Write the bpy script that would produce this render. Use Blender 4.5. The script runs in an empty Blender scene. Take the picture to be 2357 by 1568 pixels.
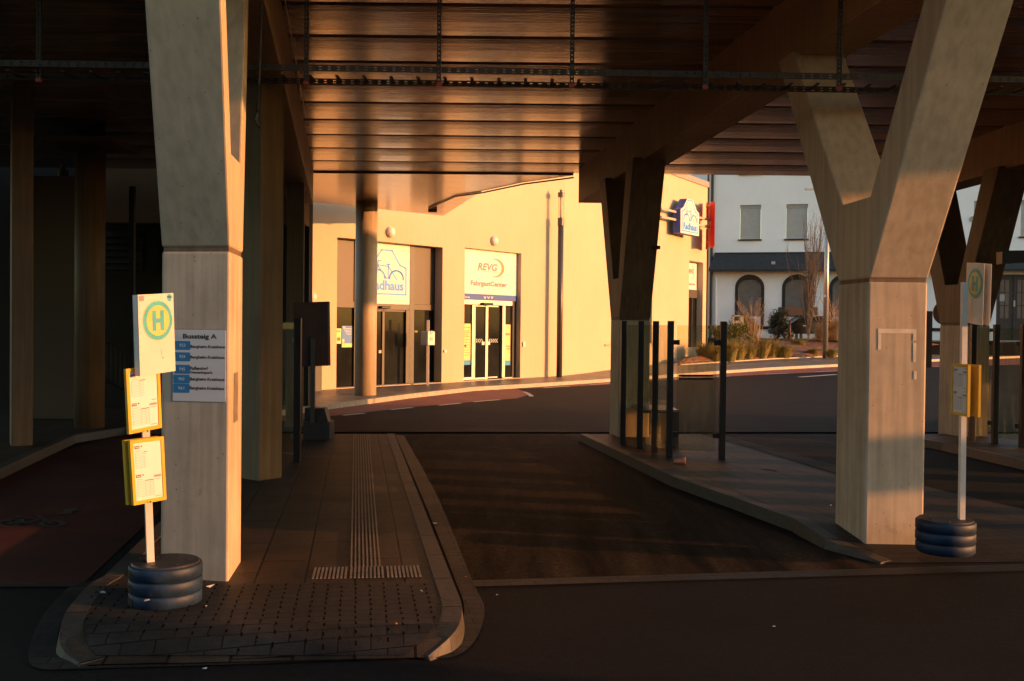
import bpy, bmesh, math, random
from mathutils import Vector, Matrix
R = math.radians
random.seed(7)
sc = bpy.context.scene

# ------------------------------------------------------------------ camera
H = 2.0; FP = 2291.0; CX, CY = 1178.5, 784.0      # measurements were taken on a 2357 x 1568 view of the place
pitch, roll = math.atan((784 - 748) / FP), 0.0105
fw = Vector((0, math.cos(pitch), -math.sin(pitch))); u0 = Vector((0, math.sin(pitch), math.cos(pitch))); r0 = Vector((1, 0, 0))
cr = r0 * math.cos(roll) + u0 * math.sin(roll); cu = -r0 * math.sin(roll) + u0 * math.cos(roll)
cam = bpy.data.cameras.new('camera'); camo = bpy.data.objects.new('camera', cam); sc.collection.objects.link(camo)
cam.lens = 35; cam.sensor_width = 36; cam.clip_end = 1500; cam.clip_start = 0.05
camo.matrix_world = Matrix(((cr.x, cu.x, -fw.x, 0), (cr.y, cu.y, -fw.y, 0), (cr.z, cu.z, -fw.z, H), (0, 0, 0, 1)))
sc.camera = camo

# ------------------------------------------------------------------ light
SUN_EL = R(5.6); toSun = Vector((0.975, -0.21, 0)).normalized() * math.cos(SUN_EL) + Vector((0, 0, math.sin(SUN_EL)))
w = bpy.data.worlds.new('World'); sc.world = w; w.use_nodes = True
nt = w.node_tree; bg = nt.nodes['Background']; sk = nt.nodes.new('ShaderNodeTexSky')
sk.sky_type = 'NISHITA'; sk.sun_disc = False; sk.sun_elevation = SUN_EL
sk.sun_rotation = math.atan2(toSun.x, toSun.y)
nt.links.new(sk.outputs[0], bg.inputs[0]); bg.inputs[1].default_value = 0.15
sl = bpy.data.lights.new('sun', 'SUN'); so = bpy.data.objects.new('sun', sl); sc.collection.objects.link(so)
sl.energy = 2.9; sl.angle = R(0.5); sl.color = (1.0, 0.395, 0.135)
so.rotation_euler = toSun.to_track_quat('Z', 'Y').to_euler()
sc.view_settings.view_transform = 'Standard'; sc.view_settings.look = 'None'
sc.view_settings.exposure = 1.48; sc.view_settings.gamma = 1.0
sc.cycles.max_bounces = 8; sc.cycles.diffuse_bounces = 5; sc.cycles.glossy_bounces = 4
sc.cycles.transparent_max_bounces = 16; sc.cycles.sample_clamp_indirect = 6.0; sc.cycles.use_denoising = True

# ------------------------------------------------------------------ measuring helpers
def ray(x, y): return cr * ((x - CX) / FP) + cu * (-(y - CY) / FP) + fw
def P(x, y, Y):
    d = ray(x, y); return Vector((0, 0, H)) + d * (Y / d.y)
def gz(Y): return 0.02 * max(0.0, min(Y, 62) - 38)
def G(x, y, h=0.0):
    d = ray(x, y); Y = 20.0
    for _ in range(60):
        t = (h + gz(Y) - H) / d.z; Y = 0.5 * Y + 0.5 * min(max(t * d.y, 1), 200)
    p = Vector((0, 0, H)) + d * (Y / d.y); p.z = h + gz(Y); return p
def S(x, y):                                        # soffit of the deck (falls gently away)
    d = ray(x, y); Y = 3.984 / (d.z / d.y + 0.038); return Vector((0, 0, H)) + d * (Y / d.y)
def sofz(Y): return 5.984 - 0.038 * Y
def beamz(Y): return 4.87 - 0.0357 * (Y - 10.7)

# ------------------------------------------------------------------ materials
def mat(name, col, rough=0.7, metal=0.0, var=0.15, scale=6.0, bump=0.0, bscale=40.0, stretch=(1, 1, 1), spec=0.5, streak=0.0, dots=0.0, grain=0.0, stain=0.0, rot=0.0, col2=None, rvar=0.0):
    m = bpy.data.materials.new(name); m.use_nodes = True
    n = m.node_tree.nodes; L = m.node_tree.links; b = n['Principled BSDF']
    b.inputs['Roughness'].default_value = rough; b.inputs['Metallic'].default_value = metal
    b.inputs['Specular IOR Level'].default_value = spec
    tc = n.new('ShaderNodeTexCoord'); mp = n.new('ShaderNodeMapping'); mp.inputs['Scale'].default_value = stretch
    mp.inputs['Rotation'].default_value = (0, 0, rot); L.new(tc.outputs['Object'], mp.inputs[0])
    nz = n.new('ShaderNodeTexNoise'); nz.inputs['Scale'].default_value = scale; nz.inputs['Detail'].default_value = 7; nz.inputs['Roughness'].default_value = 0.6
    L.new(mp.outputs[0], nz.inputs['Vector'])
    rp = n.new('ShaderNodeValToRGB'); c = Vector(col[:3])
    c2 = Vector(col2[:3]) if col2 else c * (1 - 2 * var)
    rp.color_ramp.elements[0].position = 0.3; rp.color_ramp.elements[1].position = 0.72
    rp.color_ramp.elements[0].color = (*c2, 1); rp.color_ramp.elements[1].color = (*(c if col2 else c * (1 + var)), 1)
    L.new(nz.outputs[0], rp.inputs[0]); out = rp.outputs[0]
    def mul(out, fac_out, lo):
        mr = n.new('ShaderNodeMapRange'); mr.inputs['From Min'].default_value = 0.35; mr.inputs['From Max'].default_value = 0.65
        mr.inputs['To Min'].default_value = lo; mr.inputs['To Max'].default_value = 1.0; L.new(fac_out, mr.inputs[0])
        mx = n.new('ShaderNodeVectorMath'); mx.operation = 'SCALE'; L.new(out, mx.inputs[0]); L.new(mr.outputs[0], mx.inputs['Scale']); return mx.outputs[0]
    if streak:
        m2 = n.new('ShaderNodeMapping'); m2.inputs['Scale'].default_value = (9, 9, 0.5); L.new(tc.outputs['Object'], m2.inputs[0])
        n2 = n.new('ShaderNodeTexNoise'); n2.inputs['Scale'].default_value = 1.6; n2.inputs['Detail'].default_value = 5; L.new(m2.outputs[0], n2.inputs['Vector'])
        out = mul(out, n2.outputs[0], 1 - streak)
    if stain:
        n4 = n.new('ShaderNodeTexNoise'); n4.inputs['Scale'].default_value = 3.2; n4.inputs['Detail'].default_value = 9; n4.inputs['Roughness'].default_value = .7; L.new(tc.outputs['Object'], n4.inputs['Vector'])
        mr = n.new('ShaderNodeMapRange'); mr.inputs['From Min'].default_value = 0.60; mr.inputs['From Max'].default_value = 0.70; mr.inputs['To Min'].default_value = 1; mr.inputs['To Max'].default_value = 1 - stain; L.new(n4.outputs[0], mr.inputs[0])
        mx = n.new('ShaderNodeVectorMath'); mx.operation = 'SCALE'; L.new(out, mx.inputs[0]); L.new(mr.outputs[0], mx.inputs['Scale']); out = mx.outputs[0]
    if dots:
        v = n.new('ShaderNodeTexVoronoi'); v.inputs['Scale'].default_value = 11; L.new(tc.outputs['Object'], v.inputs['Vector'])
        mr = n.new('ShaderNodeMapRange'); mr.inputs['From Min'].default_value = 0.035; mr.inputs['From Max'].default_value = 0.075
        mr.inputs['To Min'].default_value = 1 - dots; mr.inputs['To Max'].default_value = 1; L.new(v.outputs['Distance'], mr.inputs[0])
        mx = n.new('ShaderNodeVectorMath'); mx.operation = 'SCALE'; L.new(out, mx.inputs[0]); L.new(mr.outputs[0], mx.inputs['Scale']); out = mx.outputs[0]
    if grain:
        for sc_, lo_ in ((140, 1 - grain), (17, 1 - grain * .5)):
            n3 = n.new('ShaderNodeTexNoise'); n3.inputs['Scale'].default_value = sc_; n3.inputs['Detail'].default_value = 3; L.new(tc.outputs['Object'], n3.inputs['Vector']); out = mul(out, n3.outputs[0], lo_)
    L.new(out, b.inputs['Base Color'])
    if rvar:
        mr = n.new('ShaderNodeMapRange'); mr.inputs['To Min'].default_value = rough - rvar; mr.inputs['To Max'].default_value = rough + rvar
        L.new(nz.outputs[0], mr.inputs[0]); L.new(mr.outputs[0], b.inputs['Roughness'])
    if bump:
        nb = n.new('ShaderNodeTexNoise'); nb.inputs['Scale'].default_value = bscale; nb.inputs['Detail'].default_value = 4; L.new(mp.outputs[0], nb.inputs['Vector'])
        bp = n.new('ShaderNodeBump'); bp.inputs['Strength'].default_value = bump; bp.inputs['Distance'].default_value = 0.02
        L.new(nb.outputs[0], bp.inputs['Height']); L.new(bp.outputs[0], b.inputs['Normal'])
    return m

def paving(name, col, bw, bh, mortar, rot, offset=0.5, holes=False, rough=0.6, var=0.25):
    m = mat(name, col, rough, grain=.45, var=var, scale=2.2, bump=0.12, bscale=60, spec=.25)
    n = m.node_tree.nodes; L = m.node_tree.links; b = n['Principled BSDF']
    tc = n.new('ShaderNodeTexCoord'); mp = n.new('ShaderNodeMapping'); mp.inputs['Rotation'].default_value = (0, 0, rot); L.new(tc.outputs['Object'], mp.inputs[0])
    br = n.new('ShaderNodeTexBrick'); br.offset = offset; br.inputs['Scale'].default_value = 1.0
    br.inputs['Brick Width'].default_value = bw; br.inputs['Row Height'].default_value = bh; br.inputs['Mortar Size'].default_value = mortar
    br.inputs['Mortar Smooth'].default_value = 0.2
    br.inputs['Color1'].default_value = (1, 1, 1, 1); br.inputs['Color2'].default_value = (0.72, 0.72, 0.72, 1); br.inputs['Mortar'].default_value = (0.12, 0.12, 0.12, 1)
    L.new(mp.outputs[0], br.inputs['Vector'])
    src = b.inputs['Base Color'].links[0].from_socket
    mx = n.new('ShaderNodeVectorMath'); mx.operation = 'MULTIPLY'; L.new(src, mx.inputs[0]); L.new(br.outputs['Color'], mx.inputs[1])
    L.new(mx.outputs[0], b.inputs['Base Color'])
    bp2 = n.new('ShaderNodeBump'); bp2.inputs['Strength'].default_value = 0.6; bp2.inputs['Distance'].default_value = 0.01; bp2.invert = True
    L.new(br.outputs['Fac'], bp2.inputs['Height']); L.new(b.inputs['Normal'].links[0].from_socket, bp2.inputs['Normal']); L.new(bp2.outputs[0], b.inputs['Normal'])
    return m

def soffit_mat():
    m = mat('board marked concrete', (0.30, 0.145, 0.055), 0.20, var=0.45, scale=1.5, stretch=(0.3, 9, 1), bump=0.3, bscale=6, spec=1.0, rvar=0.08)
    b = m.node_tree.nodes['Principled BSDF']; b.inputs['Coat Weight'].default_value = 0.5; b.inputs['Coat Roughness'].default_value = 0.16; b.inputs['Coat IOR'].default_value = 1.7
    return m
def glass_mat(name, tint=(0.93, 0.96, 0.92), dirt=0.05, refl=1.0):
    m = bpy.data.materials.new(name); m.use_nodes = True; n = m.node_tree.nodes; L = m.node_tree.links
    for x in list(n):
        if x.type != 'OUTPUT_MATERIAL': n.remove(x)
    o = n['Material Output']; tr = n.new('ShaderNodeBsdfTransparent'); tr.inputs[0].default_value = (*tint, 1)
    gl = n.new('ShaderNodeBsdfGlossy'); gl.inputs['Roughness'].default_value = 0.02
    lw = n.new('ShaderNodeLayerWeight'); pw = n.new('ShaderNodeMath'); pw.operation = 'POWER'; pw.inputs[1].default_value = 3.5; L.new(lw.outputs['Facing'], pw.inputs[0])
    fr = n.new('ShaderNodeMath'); fr.operation = 'MULTIPLY_ADD'; fr.inputs[1].default_value = 0.95; fr.inputs[2].default_value = 0.03; L.new(pw.outputs[0], fr.inputs[0]); mx = n.new('ShaderNodeMixShader')
    L.new(fr.outputs[0], mx.inputs[0]); L.new(tr.outputs[0], mx.inputs[1]); L.new(gl.outputs[0], mx.inputs[2])
    df = n.new('ShaderNodeBsdfTranslucent'); df.inputs[0].default_value = (0.7, 0.62, 0.4, 1)
    d2 = n.new('ShaderNodeBsdfDiffuse'); d2.inputs[0].default_value = (0.6, 0.55, 0.4, 1); ad = n.new('ShaderNodeMixShader'); L.new(df.outputs[0], ad.inputs[1]); L.new(d2.outputs[0], ad.inputs[2])
    tc = n.new('ShaderNodeTexCoord'); mp = n.new('ShaderNodeMapping'); mp.inputs['Scale'].default_value = (7, 7, 0.8); L.new(tc.outputs['Object'], mp.inputs[0])
    nz = n.new('ShaderNodeTexNoise'); nz.inputs['Scale'].default_value = 2; nz.inputs['Detail'].default_value = 6; L.new(mp.outputs[0], nz.inputs['Vector'])
    mr = n.new('ShaderNodeMapRange'); mr.inputs['From Min'].default_value = 0.45; mr.inputs['From Max'].default_value = 0.8; mr.inputs['To Min'].default_value = dirt * 0.4; mr.inputs['To Max'].default_value = dirt * 5
    L.new(nz.outputs[0], mr.inputs[0]); m2 = n.new('ShaderNodeMixShader'); L.new(mr.outputs[0], m2.inputs[0]); L.new(mx.outputs[0], m2.inputs[1]); L.new(ad.outputs[0], m2.inputs[2])
    L.new(m2.outputs[0], o.inputs[0]); return m

PD = math.atan2(-0.154, 0.988)          # heading of the bus platforms
M = {}
M['concrete'] = mat('fair faced concrete', (0.56, 0.45, 0.325), 0.62, var=0.07, scale=1.3, bump=0.04, bscale=90, streak=0.2, dots=0.7, grain=.05, stain=.14)
M['concrete_b'] = mat('worn concrete base', (0.57, 0.465, 0.345), 0.62, var=0.10, scale=2.2, bump=0.05, bscale=90, streak=0.26, dots=0.75, grain=.06, stain=.22)
M['concrete_dk'] = mat('shade darkened concrete', (0.17, 0.11, 0.06), 0.6, var=0.15, scale=1.0, bump=0.03, streak=0.3, dots=0.3)  # deep shade under the bridge mixed into the colour of the far pillars
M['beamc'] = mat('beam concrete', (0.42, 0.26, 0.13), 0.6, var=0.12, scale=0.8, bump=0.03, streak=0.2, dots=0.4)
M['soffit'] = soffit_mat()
M['asphalt'] = mat('asphalt', (0.019, 0.018, 0.020), 0.78, grain=.7, stain=.3, var=0.25, scale=0.7, bump=0.5, bscale=110, rvar=0.12, spec=0.15)
M['asphalt_old'] = mat('worn asphalt lane', (0.085, 0.053, 0.030), 0.8, grain=.8, stain=.35, var=0.6, scale=1.3, stretch=(2.6, 0.3, 1), bump=0.2, bscale=45, rvar=0.1, spec=0.06)
M['red'] = mat('red asphalt', (0.23, 0.062, 0.045), 0.7, var=0.12, scale=1.2, bump=0.4, bscale=90)
M['slab'] = paving('platform slabs', (0.095, 0.066, 0.045), 1.0, 0.36, 0.010, -(math.pi / 2 - PD), offset=0.35)
M['cobble'] = paving('interlocking pavers', (0.055, 0.048, 0.043), 0.196, 0.115, 0.005, PD, var=.2)
M['pavement'] = paving('pale pavement slabs', (0.33, 0.27, 0.21), 0.6, 0.4, 0.006, R(40), rough=0.42)
M['kerb'] = mat('granite kerb', (0.055, 0.046, 0.038), 0.6, var=0.2, scale=20, bump=0.2)
M['kerb_pale'] = mat('pale kerb', (0.40, 0.34, 0.27), 0.6, var=0.15, scale=9, bump=0.2)
M['tactile'] = mat('tactile paving', (0.20, 0.165, 0.13), 0.55, var=0.2, scale=9, bump=0.2)
M['red_dk'] = mat('darker red asphalt', (0.07, 0.018, 0.012), 0.8, var=0.2, scale=1.2, bump=0.4, bscale=90, spec=0.2)  # a darker tone of the red asphalt, for the side lane
M['gap'] = mat('open paver gap', (0.012, 0.010, 0.009), 0.9, spec=0.0)
M['tape'] = mat('pale tape residue', (0.66, 0.60, 0.50), 0.7)
M['marking'] = mat('road marking paint', (0.62, 0.58, 0.52), 0.6, var=0.2, scale=20)
M['marking_old'] = mat('faded marking', (0.05, 0.045, 0.043), 0.7, var=0.3, scale=12)
M['plaster'] = mat('cream plaster', (0.57, 0.44, 0.295), 0.85, var=0.03, scale=0.5, bump=0.12, bscale=120, streak=0.03, grain=.06, stain=.06)
M['plaster_w'] = mat('white plaster', (0.84, 0.88, 0.92), 0.85, var=0.03, scale=0.4, bump=0.06, bscale=90, streak=0.02)
M['coping'] = mat('sheet metal coping', (0.36, 0.31, 0.27), 0.45, 0.4, var=0.08)
M['slate'] = mat('dark slate roofing', (0.035, 0.035, 0.038), 0.55, var=0.2, scale=5, bump=0.3, bscale=20)
M['brickdark'] = paving('dark brick surround', (0.055, 0.05, 0.052), 0.4, 0.14, 0.012, 0)
M['shutter'] = mat('grey roller shutter', (0.36, 0.36, 0.36), 0.6, var=0.05, scale=3)
M['shutter_dk'] = mat('dark roller shutter', (0.14, 0.13, 0.13), 0.6, var=0.1, scale=3)
M['black'] = mat('black powder coat', (0.018, 0.018, 0.019), 0.42, 0.2, var=0.1, spec=0.4)
M['frame_dk'] = mat('anthracite frame', (0.05, 0.045, 0.042), 0.4, 0.3, var=0.1)
M['panel_br'] = mat('bronze spandrel panel', (0.07, 0.052, 0.037), 0.5, 0.1, var=0.06, scale=2)
M['alu'] = mat('brushed aluminium', (0.55, 0.50, 0.44), 0.4, 0.7, var=0.06, scale=4)
M['galv'] = mat('galvanised steel', (0.05, 0.047, 0.044), 0.55, 0.4, var=0.2, scale=25)
M['darkglass'] = mat('dark window glass', (0.016, 0.017, 0.017), 0.09, 0.0, var=0.3, scale=0.9, spec=0.10)
M['white'] = mat('white sign face', (0.62, 0.62, 0.58), 0.5, var=0.02, scale=3)
M['boardwhite'] = mat('bus stop board white', (0.52, 0.53, 0.49), 0.5, var=0.04, scale=3)
M['paper'] = mat('printed paper', (0.60, 0.60, 0.62), 0.5, var=0.02, scale=3)
M['yellow'] = mat('yellow enamel', (0.60, 0.36, 0.03), 0.38, var=0.06, scale=8)
M['hyellow'] = mat('sign yellow', (0.60, 0.48, 0.13), 0.5, var=0.07, scale=9)
M['hgreen'] = mat('sign green', (0.05, 0.38, 0.42), 0.5, var=0.10, scale=14)
M['ink'] = mat('printing ink', (0.035, 0.03, 0.03), 0.6, var=0.1)
M['inkgrey'] = mat('grey print', (0.25, 0.24, 0.24), 0.6, var=0.1)
M['greytxt'] = mat('grey lettering', (0.20, 0.19, 0.20), 0.6, var=0.05)
M['logoblue'] = mat('blue lettering', (0.015, 0.27, 0.85), 0.5, var=0.05)
M['navy'] = mat('navy blue', (0.02, 0.075, 0.34), 0.5, var=0.06)
M['tagblue'] = mat('route tag blue', (0.02, 0.19, 0.44), 0.5, var=0.04)
M['orange'] = mat('orange crescent', (0.75, 0.22, 0.08), 0.5, var=0.05)
M['posteryellow'] = mat('yellow poster', (0.62, 0.56, 0.20), 0.5, var=0.05)
M['teal'] = mat('teal poster', (0.02, 0.26, 0.5), 0.5, var=0.08)
M['posterblue'] = mat('blue poster', (0.035, 0.17, 0.5), 0.5, var=0.08)
M['signred'] = mat('red sign enamel', (0.62, 0.018, 0.012), 0.35, var=0.05)
M['boardred'] = mat('brown red board', (0.05, 0.02, 0.016), 0.6, var=0.2)
M['rubber_bl'] = mat('blue painted rubber', (0.007, 0.028, 0.070), 0.6, var=0.35, scale=7, bump=0.1, bscale=20, rvar=0.1)
M['rubber'] = mat('black rubber', (0.028, 0.026, 0.026), 0.5, var=0.3, scale=7)
M['postwhite'] = mat('white painted post', (0.66, 0.60, 0.54), 0.45, var=0.06, scale=8)
M['soil'] = mat('bark mulch', (0.26, 0.115, 0.065), 0.9, var=0.5, scale=9, bump=1.0, bscale=18)
M['leaf'] = mat('shrub leaf', (0.17, 0.18, 0.03), 0.55, var=0.4, scale=3)
M['leafd'] = mat('dark shrub leaf', (0.045, 0.055, 0.02), 0.5, var=0.4, scale=3)
M['grass_g'] = mat('green grass blade', (0.38, 0.24, 0.06), 0.6, scale=5, col2=(0.14, 0.16, 0.04))
M['grass_s'] = mat('straw grass blade', (0.48, 0.31, 0.15), 0.6, var=0.3, scale=3)
M['bark'] = mat('bark', (0.17, 0.125, 0.09), 0.8, var=0.3, scale=8)
M['brown'] = mat('brown timber', (0.06, 0.035, 0.025), 0.6, var=0.2)
M['doorwood'] = mat('dark stained door', (0.05, 0.032, 0.028), 0.5, var=0.2)
M['obscure'] = mat('obscured glass', (0.17, 0.115, 0.085), 0.35, var=0.25, scale=20, bump=0.4)
M['beige'] = mat('beige metal', (0.42, 0.36, 0.28), 0.5, var=0.05)
M['lampw'] = mat('opal lamp glass', (0.72, 0.64, 0.55), 0.3, var=0.03)
M['polegrey'] = mat('grey brown pole', (0.10, 0.085, 0.075), 0.42, 0.4, var=0.08)
M['silver'] = mat('silver lacquered pole', (0.42, 0.38, 0.34), 0.35, 0.7, var=0.05)
M['carpaint'] = mat('black car paint', (0.012, 0.012, 0.014), 0.15, 0.2, var=0.1, spec=0.7)
M['rim'] = mat('alloy rim', (0.5, 0.48, 0.45), 0.3, 0.8, var=0.05)
M['cup'] = mat('pink plastic cup', (0.55, 0.24, 0.16), 0.4, var=0.1)
M['conduit'] = mat('dark conduit', (0.05, 0.045, 0.04), 0.5, var=0.1)
M['capred'] = mat('red end cap', (0.25, 0.03, 0.015), 0.5)
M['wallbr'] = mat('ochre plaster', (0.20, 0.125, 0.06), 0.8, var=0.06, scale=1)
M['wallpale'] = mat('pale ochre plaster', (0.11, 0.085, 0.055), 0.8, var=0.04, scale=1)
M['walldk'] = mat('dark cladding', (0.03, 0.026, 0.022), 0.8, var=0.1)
M['glass'] = glass_mat('shelter glass', (0.90, 0.90, 0.80), 0.035)
M['lampglass'] = glass_mat('lamp glass', (0.9, 0.85, 0.78), 0.06)

# ------------------------------------------------------------------ object helpers
def obj(name, bm, m, parent=None, smooth=False, kind=None):
    me = bpy.data.meshes.new(name); bmesh.ops.recalc_face_normals(bm, faces=bm.faces); bm.to_mesh(me); bm.free()
    if smooth:
        for p in me.polygons: p.use_smooth = True
    for mm in (m if isinstance(m, (list, tuple)) else [m]): me.materials.append(M[mm])
    o = bpy.data.objects.new(name, me); sc.collection.objects.link(o)
    if parent is not None:
        o.parent = parent; o.matrix_parent_inverse = Matrix.Translation(-parent.location)
    if kind: o['kind'] = kind
    return o
def thing(name, label, cat, loc, group=None):
    o = bpy.data.objects.new(name, None); sc.collection.objects.link(o); o.location = loc; o.empty_display_size = 0.2
    o['label'] = label; o['category'] = cat; o['kind'] = 'thing'
    if group: o['group'] = group
    return o
def tag(o, label, cat, group=None):
    o['label'] = label; o['category'] = cat; o['kind'] = 'thing'
    if group: o['group'] = group
    return o
def NB(): return bmesh.new()
def hexa(bm, p):                                   # 8 points: bottom 4 ring, top 4 ring
    v = [bm.verts.new(q) for q in p]; fs = []
    for f in ((0, 1, 2, 3), (4, 5, 6, 7), (0, 1, 5, 4), (1, 2, 6, 5), (2, 3, 7, 6), (3, 0, 4, 7)):
        fs.append(bm.faces.new([v[i] for i in f]))
    return fs
def ob(bm, c, a, b, cc):                           # oriented box from a corner and three edge vectors
    c = Vector(c); a = Vector(a); b = Vector(b); cc = Vector(cc)
    return hexa(bm, [c, c + a, c + a + b, c + b, c + cc, c + a + cc, c + a + b + cc, c + b + cc])
def cyl(bm, a, b, r1, r2=None, n=16, cap=True):
    a = Vector(a); b = Vector(b); r2 = r1 if r2 is None else r2; d = (b - a).normalized()
    x = d.orthogonal().normalized(); y = d.cross(x); A = []; B = []
    for i in range(n):
        t = 2 * math.pi * i / n; q = x * math.cos(t) + y * math.sin(t); A.append(bm.verts.new(a + q * r1)); B.append(bm.verts.new(b + q * r2))
    fs = [bm.faces.new((A[i], A[(i + 1) % n], B[(i + 1) % n], B[i])) for i in range(n)]
    if cap: bm.faces.new(A[::-1]); bm.faces.new(B)
    return fs
def lathe(bm, c, prof, n=32):
    c = Vector(c); rings = []
    for r, z in prof:
        rings.append([bm.verts.new(c + Vector((r * math.cos(2 * math.pi * i / n), r * math.sin(2 * math.pi * i / n), z))) for i in range(n)])
    for A, B in zip(rings, rings[1:]):
        for i in range(n): bm.faces.new((A[i], A[(i + 1) % n], B[(i + 1) % n], B[i]))
    bm.faces.new(rings[0][::-1]); bm.faces.new(rings[-1])
def poly(bm, pts, thick=None):
    pts = [Vector(p) for p in pts]; v = [bm.verts.new(p) for p in pts]; f = bm.faces.new(v)
    if thick is not None:
        t = Vector(thick); v2 = [bm.verts.new(p + t) for p in pts]; bm.faces.new(v2[::-1])
        for i in range(len(v)): j = (i + 1) % len(v); bm.faces.new((v[i], v[j], v2[j], v2[i]))
    bmesh.ops.triangulate(bm, faces=[f for f in bm.faces if len(f.verts) > 4])
    return v
def bev(o, wd=0.01, seg=2):
    b = o.modifiers.new('bevel', 'BEVEL'); b.width = wd; b.segments = seg; b.limit_method = 'ANGLE'; b.angle_limit = R(40); return o

class PL:                                          # a vertical (or tilted) plane with its own coordinates
    def __init__(s, O, U, V=Vector((0, 0, 1)), flip=False):
        s.O = Vector(O); s.u = Vector(U).normalized(); s.v = Vector(V).normalized(); s.n = s.u.cross(s.v).normalized()
        if flip: s.n = -s.n
    def pt(s, a, z, off=0.0): return s.O + s.u * a + s.v * z + s.n * off
    def uv(s, x, y, off=0.0):
        d = ray(x, y); o = Vector((0, 0, H)); t = ((s.O + s.n * off - o).dot(s.n)) / d.dot(s.n); p = o + d * t - s.O - s.n * off
        return p.dot(s.u), p.dot(s.v)
    def box(s, bm, a0, a1, z0, z1, o0, o1):
        return hexa(bm, [s.pt(a0, z0, o0), s.pt(a1, z0, o0), s.pt(a1, z0, o1), s.pt(a0, z0, o1), s.pt(a0, z1, o0), s.pt(a1, z1, o0), s.pt(a1, z1, o1), s.pt(a0, z1, o1)])
    def quad(s, bm, a0, a1, z0, z1, off): return bm.faces.new([bm.verts.new(s.pt(*q, off)) for q in ((a0, z0), (a1, z0), (a1, z1), (a0, z1))])
    def stroke(s, bm, pts, wd, off):
        for (x0, y0), (x1, y1) in zip(pts, pts[1:]):
            dx, dy = x1 - x0, y1 - y0; l = math.hypot(dx, dy) or 1; dx, dy = dx / l * wd / 2, dy / l * wd / 2
            q = [(x0 - dx + dy, y0 - dy - dx), (x1 + dx + dy, y1 + dy - dx), (x1 + dx - dy, y1 + dy + dx), (x0 - dx - dy, y0 - dy + dx)]
            bm.faces.new([bm.verts.new(s.pt(a, z, off)) for a, z in q])
def text(bm, pl, s, a0, z0, width, height, off, bold=0.0, shear=0.0, align=0):
    """write s so that its ink box is width x height with lower left at (a0, z0); height None keeps the font's own shape"""
    cu_ = bpy.data.curves.new('t', 'FONT'); cu_.body = s; cu_.offset = bold; cu_.shear = shear; cu_.resolution_u = 3
    o = bpy.data.objects.new('t', cu_); sc.collection.objects.link(o); bpy.context.view_layer.update()
    me = bpy.data.meshes.new_from_object(o.evaluated_get(bpy.context.evaluated_depsgraph_get()))
    xs = [v.co.x for v in me.vertices]; ys = [v.co.y for v in me.vertices]
    if xs:
        x0, x1, y0, y1 = min(xs), max(xs), min(ys), max(ys); kx = width / (x1 - x0); ky = kx if height is None else height / (y1 - y0)
        vs = [bm.verts.new(pl.pt(a0 + (v.co.x - x0) * kx, z0 + (v.co.y - y0) * ky, off)) for v in me.vertices]
        for p in me.polygons:
            try: bm.faces.new([vs[i] for i in p.vertices])
            except ValueError: pass
    bpy.data.meshes.remove(me); bpy.data.objects.remove(o); bpy.data.curves.remove(cu_)

def wall(bm, pl, a0, a1, z0, z1, holes, reveal):
    """wall face with rectangular holes and reveals going back into it"""
    A = sorted({a0, a1, *[h[0] for h in holes], *[h[1] for h in holes]}); Z = sorted({z0, z1, *[h[2] for h in holes], *[h[3] for h in holes]})
    for i in range(len(A) - 1):
        for j in range(len(Z) - 1):
            am, zm = (A[i] + A[i + 1]) / 2, (Z[j] + Z[j + 1]) / 2
            if any(h[0] < am < h[1] and h[2] < zm < h[3] for h in holes): continue
            pl.quad(bm, A[i], A[i + 1], Z[j], Z[j + 1], 0)
    for h in holes:
        r = h[4] if len(h) > 4 else reveal
        for (p, q) in (((h[0], h[2]), (h[0], h[3])), ((h[1], h[2]), (h[1], h[3])), ((h[0], h[3]), (h[1], h[3])), ((h[0], h[2]), (h[1], h[2]))):
            bm.faces.new([bm.verts.new(v) for v in (pl.pt(*p, 0), pl.pt(*q, 0), pl.pt(*q, -r), pl.pt(*p, -r))])
    bmesh.ops.remove_doubles(bm, verts=bm.verts, dist=0.0005)

# ------------------------------------------------------------------ ground
def sheet(name, pts, m, dz=0.0, kind='structure'):
    bm = NB(); poly(bm, [Vector(p) + Vector((0, 0, dz)) for p in pts]); return obj(name, bm, m, kind=kind)
bm = NB()
rows = [(-250, 0), (38, 0), (62, 0.48), (400, 0.48)]
rv = [[bm.verts.new((x, y, z)) for x in (-300, 300)] for y, z in rows]
for a, b in zip(rv, rv[1:]): bm.faces.new((a[0], a[1], b[1], b[0]))
obj('road', bm, 'asphalt', kind='structure')
sheet('bus_lane', [G(915, 1000, .004), G(1318, 1000, .004), G(1400, 1062, .004), G(1640, 1176, .004), G(1990, 1296, .004), G(2010, 1308, .004), G(1085, 1336, .004), G(1020, 1250, .004)], 'asphalt_old')
sheet('cycle_lane', [G(*q, .004) for q in ((700, 938), (931, 909), (1085, 894), (1150, 893), (1195, 897), (1214, 903), (1216, 909), (1190, 917), (1090, 925), (950, 937), (725, 962), (640, 970), (640, 946))], 'red')
kl = [(931, 907.6), (1085, 891), (1219, 883.5), (1414, 871), (1648, 854.5), (1766, 846.7), (1929, 838.5), (2150, 828), (2400, 818)]
red_lo = [(2400, 838), (2150, 845), (1929, 855), (1766, 862), (1549, 873), (1403, 885), (1296, 891), (1200, 895)]
sheet('cycle_track', [G(x, y + .8, .008) for x, y in kl[2:]] + [G(x, y, .008) for x, y in red_lo], 'red')
# left lane beside the platform: dark red asphalt with a bicycle symbol
sheet('side_lane', [G(-250, 1345, .004), G(190, 1345, .004), G(560, 995, .004), G(300, 992, .004), G(40, 1070, .004), G(-250, 1190, .004)], 'red_dk')
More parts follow.
